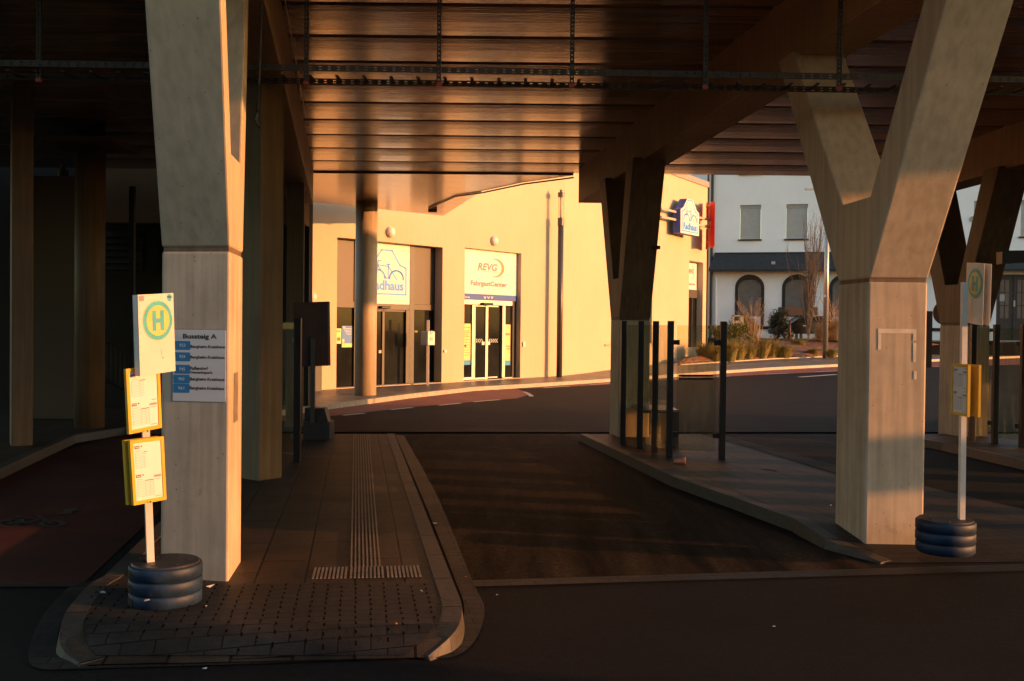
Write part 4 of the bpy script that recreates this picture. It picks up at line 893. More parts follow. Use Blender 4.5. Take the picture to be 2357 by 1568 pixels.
# ------------------------------------------------------------------ planting bed
fr = [G(*q, .14) for q in ((1548, 838), (1561, 839.5), (1657, 833.5), (1766, 826.5), (1929, 819.5), (2150, 808), (2400, 799))]
rear = [Vector((8.6, 46.8, .42)), Vector((9.6, 48.4, .55)), Vector((12.2, 51.5, .8)), Vector((13.5, 60, 1.22)), Vector((25, 59.5, 1.24)), Vector((34, 58.5, 1.24)), Vector((46, 57.5, 1.24))]
bm = NB(); NN = 14; grid = []
def lp(pts, t):
    t *= len(pts) - 1; i = min(int(t), len(pts) - 2); return pts[i].lerp(pts[i + 1], t - i)
for i in range(61):
    a, b = lp(fr, i / 60), lp(rear, i / 60); grid.append([bm.verts.new(a.lerp(b, j / NN) + Vector((0, 0, random.uniform(0, .06) + .12 * math.sin(math.pi * j / NN)))) for j in range(NN + 1)])
for i in range(60):
    for j in range(NN): bm.faces.new((grid[i][j], grid[i + 1][j], grid[i + 1][j + 1], grid[i][j + 1]))
obj('planting_bed', bm, 'soil', kind='structure')
bm = NB()
for a, b in zip(fr, fr[1:]): d = (b - a).normalized(); ob(bm, a - Vector((0, 0, .1)), b - a, Vector((d.y, -d.x, 0)) * .14, (0, 0, .13))
obj('bed_kerb', bm, 'kerb_pale', kind='structure')
def bedpt(x, y, Y=None):
    """point on the bed seen at x, y"""
    best = None
    for k in range(200):
        Yt = 44 + k * .1; p = P(x, y, Yt); t0 = (1.0)
        # height of the bed at this place: front to rear interpolation on depth
        f = None
        for (a, b) in zip(fr, fr[1:]):
            if a.x <= p.x <= b.x: q = a.lerp(b, (p.x - a.x) / (b.x - a.x)); f = q
        if f is None: f = fr[0] if p.x < fr[0].x else fr[-1]
        hz = f.z + max(0, (Yt - f.y)) * .09
        if p.z <= hz + 0.02: return Vector((p.x, p.y, hz))
    return P(x, y, 58)
def blades(bm, c, n, h, spread, wd, lean=1.0):
    for _ in range(n):
        t = random.uniform(0, 6.283); r_ = random.uniform(0, .35) * spread; l = h * random.uniform(.6, 1.1); s_ = spread * random.uniform(.3, 1.0) * lean
        b = c + Vector((math.cos(t) * r_, math.sin(t) * r_, 0)); dr_ = Vector((math.cos(t), math.sin(t), 0)); sd = Vector((-dr_.y, dr_.x, 0)) * wd
        p0 = b; p1 = b + dr_ * s_ * .3 + Vector((0, 0, l * .6)); p2 = b + dr_ * s_ + Vector((0, 0, l * (.95 if random.random() < .5 else .7)))
        v = [bm.verts.new(q) for q in (p0 - sd, p0 + sd, p1 + sd * .8, p1 - sd * .8, p2)]; bm.faces.new(v[:4]); bm.faces.new((v[3], v[2], v[4]))
def clump(name, x, y, h, spread, n, m, label, wd=.014, extra=None, lean=1.0):
    c = bedpt(x, y); bm = NB(); blades(bm, c, n, h, spread, wd, lean)
    if extra:
        th = thing(name, label, 'ornamental grass', c, 'ornamental grasses in the planting bed'); obj('foliage', bm, m, th); bm = NB()
        blades(bm, c, extra[0], extra[1], extra[2], .008)
        obj('flower_stems', bm, 'grass_s', th)
        bm = NB(); random.seed(int(x))
        for _ in range(extra[0] // 2):
            t = random.uniform(0, 6.283); s_ = extra[2] * random.uniform(.2, .95); top = c + Vector((math.cos(t) * s_, math.sin(t) * s_, extra[1] * random.uniform(.75, 1.05))); mid = c + Vector((math.cos(t) * s_ * .35, math.sin(t) * s_ * .35, extra[1] * .5))
            cyl(bm, c, mid, .009, .007, n=4); cyl(bm, mid, top, .007, .004, n=4)
            dr_ = (top - mid).normalized()
            for k in range(16):
                q = top - dr_ * random.uniform(0, .5); d2 = Vector((random.gauss(0, 1), random.gauss(0, 1), random.gauss(1, 1))).normalized() * .07; v = [bm.verts.new(z_) for z_ in (q, q + d2, q + d2 * .6 + Vector((.015, 0, .01)))]; bm.faces.new(v)
        obj('seed_heads', bm, 'grass_s', th)
        return th
    o = obj(name, bm, m); return tag(o, label, 'ornamental grass', 'ornamental grasses in the planting bed')
def zz5(x, y): return z5(x, y)
clump('ornamental_grass', *z5(765, 1375), 0.75, .75, 420, 'grass_s', 'tall straw coloured grass with upright seed heads in front of the litter bin', extra=(60, 2.7, 1.25))
lows = [((1000, 1478), 'farthest right of the low grass row along the kerb'), ((905, 1475), 'low green grass clump second from the right in the kerb row'), ((820, 1478), 'low orange green grass clump just below the tall straw grass'), ((735, 1487), 'low grass tuft below and left of the tall straw grass'), ((655, 1492), 'low grass tuft right of the glass panel post'), ((590, 1495), 'low grass tuft touching the glass panel post'), ((480, 1495), 'low grass tuft seen through the glass panel, the right one'), ((415, 1497), 'low grass tuft seen through the glass panel, nearest the cream wall'), ((500, 1325), 'grass tuft far back in the bed seen through the glass panel')]
for (xy, lab) in lows: clump('ornamental_grass', *z5(xy[0] + random.uniform(-12, 12), xy[1] - random.uniform(0, 14)), random.uniform(.7, 1.2), random.uniform(.7, 1.15), 600, 'grass_g', lab)
for xy, h, s, m, lab in (((1115, 1400), .8, .8, 'grass_g', 'rounded yellow green grass left of the bare columnar tree'), ((1265, 1385), .8, .8, 'grass_s', 'straw coloured grass right of the bare columnar tree foot'), ((1225, 1450), .5, .6, 'grass_g', 'dark low grass left of the tall silver pole'), ((1370, 1462), .55, .6, 'grass_g', 'low grass at the kerb right of the tall silver pole'), ((1420, 1400), .9, .9, 'grass_g', 'green grass clump beside the right forked pillar'), ((1330, 1440), .45, .5, 'grass_s', 'small straw tuft at the foot of the silver pole')):
    clump('ornamental_grass', *z5(*xy), h, s, 420, m, lab)
clump('ornamental_grass', *z5(1400, 1330), 1.6, 1.2, 300, 'grass_s', 'tall arching grass right of the silver pole', extra=(44, 2.9, 1.3))
clump('ornamental_grass', *z5(1290, 1330), 1.2, 1.0, 260, 'grass_s', 'arching straw grass left of the silver pole behind the tree', extra=(26, 2.0, 1.1))
def shrub(x, y, rx, rz, n, m, label):
    c = bedpt(x, y); th = thing('shrub', label, 'shrub', c, 'leafy shrubs in the planting bed'); bm = NB(); cl = [Vector((random.gauss(0, rx * .42), random.gauss(0, rx * .42), random.uniform(.3, 1.5) * rz)) for _ in range(16)]
    for _ in range(n):
        q = random.choice(cl); p = c + q + Vector((random.gauss(0, rx * .2), random.gauss(0, rx * .2), random.gauss(0, rz * .2)))
        if p.z < c.z: continue
        d1 = Vector((random.gauss(0, 1), random.gauss(0, 1), random.gauss(.4, 1))).normalized() * .085; d2 = d1.cross(Vector((random.random(), random.random(), random.random()))).normalized() * .03
        v = [bm.verts.new(z_) for z_ in (p, p + d1 * .5 + d2, p + d1, p + d1 * .5 - d2)]; bm.faces.new(v)
    obj('foliage', bm, m, th); bm = NB()
    for q in cl[:9]: cyl(bm, c, c + q, .018, .008, n=5)
    obj('stem', bm, 'bark', th)
shrub(*z5(640, 1390), .95, .8, 3400, 'leaf', 'green leafy shrub directly right of the glass panel post')
shrub(*z5(690, 1310), .95, .8, 3400, 'leaf', 'yellow green shrub in front of the beige litter bin')
shrub(*z5(745, 1300), .5, .6, 1200, 'leaf', 'small green shrub right of the beige litter bin')
shrub(*z5(590, 1300), .6, .45, 1500, 'leaf', 'leafy shrub behind the glass panel post')
shrub(*z5(960, 1325), .72, 1.0, 4000, 'leafd', 'round dark green bush left of the black car wheel')
# bare columnar tree
c = bedpt(*z5(1190, 1365)); tr = thing('columnar_tree', 'bare brown columnar tree with upright twigs in front of the white building', 'tree', c)
ztop = P(*z5(1165, 440), c.y).z
bm = NB(); cyl(bm, c, c + Vector((0, 0, 1.0)), .06, .045, n=8); obj('trunk', bm, 'bark', tr)
bm = NB(); random.seed(5)
def twig(p, d, l, r_, dep):
    n_ = 5
    for k in range(n_):
        d2 = (d + Vector((random.gauss(0, .07), random.gauss(0, .07), random.gauss(.05, .04)))).normalized(); q = p + d2 * l / n_
        cyl(bm, p, q, r_ * (1 - k / n_ * .6), r_ * (1 - (k + 1) / n_ * .6), n=4, cap=False)
        if dep > 0 and random.random() < .85:
            t = random.uniform(0, 6.283); twig(q, (d2 + Vector((math.cos(t), math.sin(t), .6)) * .2).normalized(), l * random.uniform(.22, .4), r_ * .5, dep - 1)
        if dep == 0 or random.random() < .4:
            for _ in range(2):
                e1_ = Vector((random.gauss(0, 1), random.gauss(0, 1), random.gauss(0, 1))).normalized() * .05; v = [bm.verts.new(z_) for z_ in (q, q + e1_, q + e1_ * .5 + Vector((.02, 0, .02)))]; bm.faces.new(v)
        p, d = q, d2
hh = ztop - c.z
for k in range(34):
    t = random.uniform(0, 6.283); s_ = random.uniform(.01, .075); z0 = random.uniform(.1, .5) * hh * (1 if k % 3 else .3); l = min(hh * random.uniform(.35, .75), hh - z0) * (1 if k > 3 else 1.0)
    twig(c + Vector((0, 0, z0 * .6 + .2)) + Vector((math.cos(t), math.sin(t), 0)) * .06, Vector((math.cos(t) * s_, math.sin(t) * s_, 1)).normalized(), l, .022, 2)
twig(c + Vector((0, 0, .6)), Vector((-.035, 0, 1)), hh - .6, .03, 2); twig(c + Vector((.05, 0, .6)), Vector((.07, 0, 1)), hh * .62, .03, 2)
obj('crown', bm, 'bark', tr)
# litter bin, bollard, canopy, car
c = bedpt(*z5(652, 1250)); c.z = 1.1; a = P(*z5(612, 1245), c.y); b_ = P(*z5(694, 1245), c.y); t_ = P(*z5(652, 1175), c.y).z; wdt = (b_ - a).length
lb = thing('litter_bin', 'beige metal litter bin behind the shrubs', 'litter bin', a)
bm = NB(); ob(bm, Vector((a.x + .06, a.y, a.z - .9)), (wdt - .3, 0, 0), (0, .4, 0), (0, 0, t_ - a.z + .85)); obj('body', bm, 'beige', lb)
bm = NB(); ob(bm, Vector((a.x, a.y, a.z - .9)), (.07, 0, 0), (0, .42, 0), (0, 0, t_ - a.z + 1.15)); ob(bm, Vector((a.x + wdt - .2, a.y, a.z - .9)), (.2, 0, 0), (0, .42, 0), (0, 0, t_ - a.z + 1.15)); ob(bm, Vector((a.x, a.y, t_ + .2)), (wdt, 0, 0), (0, .42, 0), (0, 0, .07)); obj('hood', bm, 'beige', lb)
bm = NB(); ob(bm, Vector((a.x + wdt * .4, a.y - .02, t_ - .3)), (.2, 0, 0), (0, .02, 0), (0, 0, .08)); obj('ashtray', bm, 'galv', lb)
q = P(*z5(1046, 1310), 60.8); bm = NB(); cyl(bm, (q.x, q.y, 1.2), (q.x, q.y, P(*z5(1046, 1180), 60.8).z), .07, n=12); tag(obj('bollard', bm, 'brown', smooth=True), 'slim brown bollard in front of the black car wheel', 'bollard')
cn = thing('flat_canopy', 'brown flat canopy edge behind the bare columnar tree', 'canopy', P(1840, 720, 66))
a = P(*z5(1008, 1140), 66); b_ = P(*z5(1262, 1140), 66); bm = NB(); ob(bm, a, Vector((b_.x - a.x, 0, 0)), (0, 1.6, 0), (0, 0, .55)); obj('fascia', bm, 'brown', cn)
for xx in (a.x + .9, b_.x - 1.0): bm = NB(); ob(bm, Vector((xx, a.y + .5, 1.26)), (.15, 0, 0), (0, .15, 0), (0, 0, a.z - 1.26)); obj('post', bm, 'brown', cn)
cw = P(*z5(1030, 1292), 62.0); gzc = 1.26; wr = .34
car = thing('parked_car', 'black car parked behind the dark bush and the bare tree', 'car', (cw.x, cw.y, gzc))
bm = NB(); prof_c = [(-.75, .35), (-.8, .7), (-.6, .92), (.2, 1.0), (.9, 1.45), (2.2, 1.5), (3.1, 1.08), (3.5, .95), (3.55, .4)]
A = [Vector((cw.x + x, cw.y + .02, gzc + z_)) for x, z_ in prof_c]; poly(bm, A, (0, 1.7, 0)); o = obj('body', bm, 'carpaint', car); bev(o, .06, 3)
bm = NB(); poly(bm, [Vector((cw.x + x, cw.y - .005, gzc + z_)) for x, z_ in ((.35, 1.02), (.95, 1.38), (2.1, 1.42), (2.8, 1.08))], (0, .02, 0)); obj('side_window', bm, 'darkglass', car)
for dx in (0.05, 2.75):
    bm = NB(); cyl(bm, (cw.x + dx, cw.y - .03, gzc + wr), (cw.x + dx, cw.y + .2, gzc + wr), wr, n=28); wh = obj('wheel', bm, 'rubber', car)
    bm = NB()
    for k in range(5):
        t = R(72 * k + 10); ob(bm, Vector((cw.x + dx, cw.y - .05, gzc + wr)) + Vector((-math.sin(t) * .04, 0, math.cos(t) * .04)), Vector((math.cos(t) * .27, 0, math.sin(t) * .27)), Vector((math.sin(t) * .08, 0, -math.cos(t) * .08)), (0, .02, 0))
    obj('rim', bm, 'rim', wh)
bm = NB(); ob(bm, Vector((cw.x + .95, cw.y - .01, gzc + .85)), (.2, 0, 0), (0, .03, 0), (0, 0, .05)); obj('door_handle', bm, 'rim', car)

# ------------------------------------------------------------------ no entry sign and mirror
q = P(2232, 588, 34); ne = thing('no_entry_sign', 'red no entry sign behind the background pillar fork', 'road sign', (q.x, q.y, 0))
bm = NB(); cyl(bm, q, q + Vector((0, .02, 0)), .31, n=40); obj('rim_plate', bm, 'white', ne)
bm = NB(); cyl(bm, q + Vector((0, -.005, 0)), q + Vector((0, -.001, 0)), .295, n=40); dk = obj('disc', bm, 'signred', ne)
bm = NB(); ob(bm, q + Vector((-.23, -.01, -.05)), (.46, 0, 0), (0, .004, 0), (0, 0, .1)); obj('bar', bm, 'white', dk)
bm = NB(); cyl(bm, (q.x, q.y + .05, 0), (q.x, q.y + .05, q.z + .36), .03, n=12); obj('post', bm, 'galv', ne)
q = P(2176, 720, 22); tm_ = thing('round_sign', 'dark back of a round sign beside the background pillar', 'road sign', (q.x, q.y, 0))
bm = NB(); cyl(bm, q, q + Vector((0, .03, 0)), .27, n=36); obj('disc', bm, 'black', tm_)
bm = NB(); cyl(bm, (q.x, q.y + .06, .0), (q.x, q.y + .06, q.z + .3), .03, n=12); obj('post', bm, 'galv', tm_)

# ------------------------------------------------------------------ glass windbreaks
def windbreak(label, A, n, z1, A2=None, clampsx=0.05, post=.07, first=0):
    """A: polyline of post foot points"""
    th = thing('glass_windbreak', label, 'glass screen', A[0], 'glass screens on the bus platforms')
    for i, p in enumerate(A):
        bm = NB(); ob(bm, Vector((p.x - post / 2, p.y - post / 2, .12)), (post, 0, 0), (0, post, 0), (0, 0, z1 - .12 + .04)); pst = bev(obj('post', bm, 'black', th), .004)
    for k_, (a, b) in enumerate(zip(A, A[1:])):
        d = (b - a).normalized(); a2 = a + d * .09; b2_ = b - d * .09; nn = Vector((-d.y, d.x, 0)) * .006
        bm = NB(); hexa(bm, [Vector((q.x, q.y, z_)) for z_ in (.22, z1 - .02) for q in (a2 - nn, b2_ - nn, b2_ + nn, a2 + nn)]); obj('pane', bm, 'glass', th)
        if n != 5 or k_ == 3:
            for z_ in (.42, z1 - .3):
                for q in ((a + d * .03, b - d * .13) if n == 5 else (b - d * .13,)): bm = NB(); ob(bm, Vector((q.x, q.y, z_)) - nn * 3, d * .1, nn * 6, (0, 0, .07)); obj('clamp', bm, 'black', th)
    return th
F1 = [G(x, y, .12) for x, y in ((1433, 1024), (1470, 1034), (1507, 1047), (1547, 1059))]
nearp = G(1541, 1056, .12)
pts = [G(1433, 1023, .12), G(1472, 1032, .12), G(1506, 1041, .12), G(1540, 1053, .12), G(1661, 1057, .12)]
wbk = windbreak('glass screen with five black posts on the right platform beside the dark pillar', pts, 5, 2.04, post=.085)
d = (pts[4] - pts[3]).normalized(); bm = NB()
for y in (867, 874.5):
    a = P(1562, y, pts[3].y - .02); b = P(1641, y, pts[4].y - .02); ob(bm, a, b - a, (0, .003, 0), (0, 0, .028))
obj('warning_stripe', bm, 'black', wbk)
bm = NB(); a = P(1547, 1022, pts[3].y + 1.2); ob(bm, Vector((a.x, a.y, .12)), (.1, 0, 0), (0, 1.2, 0), (0, 0, .55)); ob(bm, Vector((a.x - .5, a.y + .1, .64)), (.62, 0, 0), (0, 1.0, 0), (0, 0, .05))
tag(obj('platform_bench', bm, 'frame_dk'), 'dark bench behind the glass screen on the right platform', 'bench')
pts = [G(2236, 1014, .12), G(2289, 1021, .12), G(2352, 1030, .12), G(2420, 1040, .12)]
wb2 = windbreak('glass screen at the right edge behind the dark bus stop sign', pts, 4, 2.05, post=.085)
q = G(684, 1063, .12); a = G(600, 1050, .12)
windbreak('narrow glass screen with one black post beside the left platform pillars', [a, q], 2, 2.02, post=.09)

# ------------------------------------------------------------------ mobile bus stops
def quadbox(bm, TL, TR, BR, BL, thick):
    """thin box whose front is the given quad; thick is the vector backwards"""
    t = Vector(thick); hexa(bm, [BL, BR, TR, TL, BL + t, BR + t, TR + t, TL + t])
def lathe_slot(bm, c, r, z):
    A = [R(198 + 5 * k) for k in range(7)]
    for t0, t1 in zip(A, A[1:]): hexa(bm, [Vector((c.x + q * math.cos(t), c.y + q * math.sin(t), z_)) for z_ in (z + .016, z + .056) for q, t in ((r - .02, t0), (r - .02, t1), (r + .001, t1), (r + .001, t0))])
def ringstack(name, c, r, parent, slots=True):
    z = .12
    for k in range(3):
        hh_ = .082; bm = NB(); rr_ = r * (1 - .012 * (k == 0)); lathe(bm, Vector((c.x, c.y, z)), [(rr_ * .93, -.008), (rr_ * .93, .003), (rr_, .007), (rr_, hh_ - .012), (rr_ * .975, hh_), (rr_ * .9, hh_ + .004)], 56)
        o = obj('weight_ring', bm, 'rubber_bl', parent)
        for f in o.data.polygons: f.use_smooth = abs(f.normal.z) < .5
        if slots:
            bm = NB(); lathe_slot(bm, c, r, z); obj('handle_slot', bm, 'black', o)
        z += hh_ + .008
    bm = NB(); cyl(bm, (c.x, c.y, z - .006), (c.x, c.y, z + .006), r * .93, r * .9, n=48); tp_ = obj('top_plate', bm, 'rubber', parent)
    bm = NB()
    for k in range(6): t = R(60 * k + 15); cyl(bm, (c.x + r * .6 * math.cos(t), c.y + r * .6 * math.sin(t), z + .004), (c.x + r * .6 * math.cos(t), c.y + r * .6 * math.sin(t), z + .009), .018, n=12)
    obj('bolt', bm, 'black', tp_)
    return z
def Hface(parent, TL, TR, BR, BL, off, worn=True):
    """round H symbol on a board; board frame from its corners"""
    u = (TR - TL); wdt_ = u.length; v = ((TL - BL) + (TR - BR)) / 2; ht_ = v.length; pl = PL(BL, u, v); 
    if pl.n.dot(Vector((0, 0, H)) - BL) < 0: pl.n = -pl.n
    cx_, cz_ = wdt_ * .53, ht_ * .665; ry = wdt_ * .41
    def disc(r_, o_, m, nm, r_in=0):
        bm = NB(); N = 48; A = [pl.pt(cx_ + r_ * math.cos(2 * math.pi * i / N), cz_ + r_ * math.sin(2 * math.pi * i / N), o_) for i in range(N)]; bm.faces.new([bm.verts.new(q) for q in A]); return obj(nm, bm, m, parent)
    disc(ry * 1.03, off, 'hyellow', 'roundel_rim'); disc(ry, off + .0012, 'hgreen', 'roundel_ring'); disc(ry * .78, off + .0024, 'hyellow', 'roundel_field')
    bm = NB(); hh_ = ry * .52; ww = ry * .40; s_ = ry * .26
    for a0, a1, z0, z1 in ((-ww, -ww + s_, -hh_, hh_), (ww - s_, ww, -hh_, hh_), (-ww + s_, ww - s_, -s_ * .45, s_ * .45)): pl.quad(bm, cx_ + a0, cx_ + a1, cz_ + z0, cz_ + z1, off + .0036)
    obj('letter', bm, 'hgreen', parent)
    return pl, wdt_, ht_
def timetable(parent, TL, TR, BR, BL, back, nums, names=('', '')):
    th_ = Vector(back); bm = NB(); fr_in = lambda t, s: (BL.lerp(BR, s)).lerp(TL.lerp(TR, s), t)
    fx, fy = .085, .055; I = [fr_in(1 - fy, fx), fr_in(1 - fy, 1 - fx), fr_in(fy, 1 - fx), fr_in(fy, fx)]; O = [TL, TR, BR, BL]
    for i in range(4):
        j = (i + 1) % 4; hexa(bm, [O[i], O[j], I[j], I[i], O[i] + th_, O[j] + th_, I[j] + th_, I[i] + th_])
    cs = obj('timetable_case', bm, 'yellow', parent)
    bm = NB(); t2 = th_ * .35; hexa(bm, [I[3] + t2, I[2] + t2, I[1] + t2, I[0] + t2, I[3] + th_, I[2] + th_, I[1] + th_, I[0] + th_]); pp_ = obj('timetable_sheet', bm, 'paper', cs)
    o_ = I[3] + t2; u = I[2] - I[3]; v = I[0] - I[3]; pl = PL(o_, u, v); w_, h_ = u.length, v.length
    if pl.n.dot(-th_) < 0: pl.n = -pl.n
    bm = NB(); bg_ = NB()
    for k in range(2):
        zt0 = h_ * (.985 - k * .5)
        pl.quad(bm, w_ * .06, w_ * .24, zt0 - h_ * .085, zt0 - h_ * .035, .002); q_a = pl.pt(w_ * .30, zt0 - h_ * .045, .002)
        pl.quad(bm, w_ * .28, w_ * .33, zt0 - h_ * .06, zt0 - h_ * .035, .002)
        pl.quad(bm, w_ * .78, w_ * .96, zt0 - h_ * .022, zt0 - h_ * .013, .002); pl.quad(bg_, w_ * .70, w_ * .97, zt0 - h_ * .115, zt0 - h_ * .075, .002)
        x0_, x1_, z1_, z0_ = w_ * .08, w_ * .68, zt0 - h_ * .15, zt0 - h_ * .42
        pl.quad(bm, w_ * .38, x1_, z1_ - h_ * .006, z1_ + h_ * .006, .0022)
        for i in range(11): zz_ = z0_ + (z1_ - z0_) * i / 10; pl.quad(bg_, x0_, x1_, zz_ - .0007, zz_ + .0007, .002)
        for fx_ in (0, .5, .78, 1): xx_ = x0_ + (x1_ - x0_) * fx_; pl.quad(bg_, xx_ - .0009, xx_ + .0009, z0_, z1_, .002)
        pl.quad(bg_, w_ * .08, w_ * .3, zt0 - h_ * .125, zt0 - h_ * .118, .002); pl.quad(bg_, w_ * .72, w_ * .95, zt0 - h_ * .145, zt0 - h_ * .14, .002); pl.quad(bg_, w_ * .72, w_ * .92, zt0 - h_ * .158, zt0 - h_ * .154, .002)
        pl.quad(bg_, w_ * .70, w_ * .95, zt0 - h_ * .455, zt0 - h_ * .445, .002)
    obj('print', bm, 'ink', pp_); obj('table_lines', bg_, 'inkgrey', pp_)
    bm = NB()
    for k in range(2): zt0 = h_ * (.985 - k * .5); text(bm, pl, nums[k], w_ * .075, zt0 - h_ * .077, w_ * .145, h_ * .033, .003, .02)
    obj('route_number', bm, 'white', pp_)
    return cs
bs = thing('bus_stop_sign', 'sunlit mobile bus stop post with green yellow roundel and white timetables', 'bus stop sign', (-2.4, 6.65, .12), 'mobile bus stop signs')
cc = P(382, 1300, 6.65); zt = ringstack('ring', cc, .237, bs)
pb = P(348, 1287, 6.62); pt_ = P(331, 850, 6.62); d = pt_ - pb; pt2 = pb + d * 1.32; sx = Vector((.88, .47, 0)).normalized(); sy = Vector((-sx.y, sx.x, 0))
bm = NB(); hexa(bm, [q + a * sx * .023 + b * sy * .023 for q in (Vector((pb.x, pb.y, .3)), pt2) for a, b in ((-1, -1), (1, -1), (1, 1), (-1, 1))]); obj('post', bm, 'postwhite', bs)
def q3(x, y): return (480 + x / 1.802) / 1.697, (1130 + y / 1.802) / 1.697
TL, TR, BL = P(*q3(105, 40), 6.35), P(*q3(355, 27), 6.63), P(*q3(122, 612), 6.35); BR = BL + TR - TL
bkv = (TL - TR).cross(TL - BL).normalized()
if bkv.dot(Vector((0, 0, H)) - TL) > 0: bkv = -bkv
bm = NB(); quadbox(bm, TL, TR, BR, BL, bkv * .003); brd = obj('stop_board', bm, 'boardwhite', bs)
pl, w_, h_ = Hface(brd, TL, TR, BR, BL, .0015)
bm = NB(); N = 20; c_ = (w_ * .88, h_ * .945); bm.faces.new([bm.verts.new(pl.pt(c_[0] + .02 * math.cos(2 * math.pi * i / N), c_[1] + .025 * math.sin(2 * math.pi * i / N), .0015)) for i in range(N)]); rb = obj('round_badge', bm, 'hgreen', brd)
bm = NB(); text(bm, pl, 'VRS', c_[0] - .022, c_[1] - .004, .042, .016, .003, .02); obj('badge_text', bm, 'ink', rb)
bm = NB(); pl.quad(bm, .008, .05, h_ * .92, h_ * .985, .0015)
for k in range(8): pl.quad(bm, .012, .017, h_ * (.86 - k * .085), h_ * (.86 - k * .085) + .006, .0018)
pl.quad(bm, w_ * .62, w_ * .66, h_ * .18, h_ * .2, .0018); pl.quad(bm, w_ * .6, w_ * .61, h_ * .22, h_ * .3, .0018)
obj('worn_patch', bm, 'inkgrey', brd)
bm = NB(); off = bkv * .042; quadbox(bm, TL + off, TR + off, BR + off, BL + off, bkv * .003); obj('rear_board', bm, 'postwhite', bs)
bm = NB(); quadbox(bm, TL + bkv * .006, TL.lerp(TR, .1) + bkv * .006, BL.lerp(BR, .1) + bkv * .006, BL + bkv * .006, bkv * .034); obj('board_channel', bm, 'postwhite', bs)
for (a, b, c, d_), nums in (((( 22, 562), (260, 532), (276, 975), (45, 1022)), ('945', '975')), (((50, 1065), (288, 1035), (308, 1480), (78, 1523)), ('960', '961'))):
    q4 = [P(*q3(*a), 6.33), P(*q3(*b), 6.60), P(*q3(*c), 6.60), P(*q3(*d_), 6.33)]
    timetable(bs, *q4, bkv * .02, nums)
    if nums[0] == '960':
        o_ = bkv * .05; bm = NB(); quadbox(bm, *[q + o_ for q in q4], bkv * .02); obj('rear_case', bm, 'yellow', bs)
for x, y in ((172, 998), (192, 1497)): bm = NB(); p_ = P(*q3(x, y), 6.44); cyl(bm, p_, p_ - bkv * .006, .006, n=8); obj('lock', bm, 'ink', bs)
# right stop
b2s = thing('bus_stop_sign', 'shaded mobile bus stop post with narrow green yellow roundel board at the far right', 'bus stop sign', (3.9, 8.43, .12), 'mobile bus stop signs')
cc = P(2176, 1200, 8.43); ringstack('ring', cc, .24, b2s, False)
pb = P(2213, 1195, 8.4); pt_ = P(2219.5, 650, 8.4); bm = NB(); hexa(bm, [q + Vector((a * .0225, b * .0225, 0)) for q in (Vector((pb.x, pb.y, .3)), pt_) for a, b in ((-1, -1), (1, -1), (1, 1), (-1, 1))]); obj('post', bm, 'postwhite', b2s)
def q6(x, y): return (3600 + x / 1.96) / 1.697, (500 + y / 1.96) / 1.697
def q7(x, y): return (3560 + x / 2.091) / 1.697, (1100 + y / 2.091) / 1.697
TL, TR, BR, BL = P(*q6(345, 1030), 8.55), P(*q6(480, 1040), 8.25), P(*q6(447, 1520), 8.25), P(*q6(330, 1488), 8.55)
BR = BL + TR - TL
bm = NB(); bkv = (TL - TR).cross(TL - BL).normalized()
if bkv.dot(Vector((0, 0, H)) - TL) > 0: bkv = -bkv
quadbox(bm, TL, TR, BR, BL, bkv * .003); brd = obj('stop_board', bm, 'boardwhite', b2s); Hface(brd, TL, TR, BR, BL, .0015)
off = bkv * .06; bm = NB(); quadbox(bm, TL + off, TR + off, BR + off, BL + off, bkv * .003); obj('rear_board', bm, 'postwhite', b2s)
q4 = [P(*q7(325, 668), 8.42), P(*q7(463, 680), 8.14), P(*q7(452, 1100), 8.14), P(*q7(318, 1080), 8.42)]
q4[2] = q4[3] + q4[1] - q4[0]
timetable(b2s, *q4, bkv * .022, ('923', '924'))
bm = NB(); off = bkv * .09; quadbox(bm, *[q + off for q in q4], bkv * .02); obj('rear_case', bm, 'yellow', b2s)

# dark board of the stop farther back
b3 = thing('platform_board', 'brown red board on a post with a black foot in front of the cream wall', 'sign board', G(725, 1014, .12))
Y3 = G(725, 1014, .12).y + .2
a, b, c, d_ = P(675, 697, Y3 - .05), P(754, 694, Y3 + .1), P(756, 842, Y3 + .1), P(678, 845, Y3 - .05); bm = NB(); quadbox(bm, a, b, c, d_, (.02, .09, 0)); obj('board', bm, 'boardred', b3)
q = P(722, 850, Y3 + .02); bm = NB(); ob(bm, Vector((q.x - .035, q.y - .09, .2)), (.07, 0, 0), (0, .07, 0), (0, 0, P(722, 780, Y3).z - .2)); obj('post', bm, 'polegrey', b3)
a = G(698, 1012, .12); bm = NB(); ob(bm, Vector((a.x, a.y, .12)), (.42, 0, 0), (0, .45, 0), (0, 0, .28)); hexa(bm, [Vector((a.x + x, a.y + y, z)) for z, k in ((.4, 0), (.62, .06)) for x, y in ((.0 + k * 0, .1), (.38 - k, .1), (.38 - k, .35), (0, .35))]); obj('foot', bm, 'rubber', b3)
bm = NB(); a = P(2108, 716, 14); ob(bm, Vector((a.x, a.y, P(2108, 846, 14).z)), (.235, 0, 0), (0, .08, 0), (0, 0, a.z - P(2108, 846, 14).z)); ob(bm, Vector((a.x + .06, a.y + .03, .12)), (.06, 0, 0), (0, .06, 0), (0, 0, 1.5))
tag(obj('small_platform_board', bm, 'boardred'), 'narrow brown board peeking out behind the right forked pillar', 'sign board')

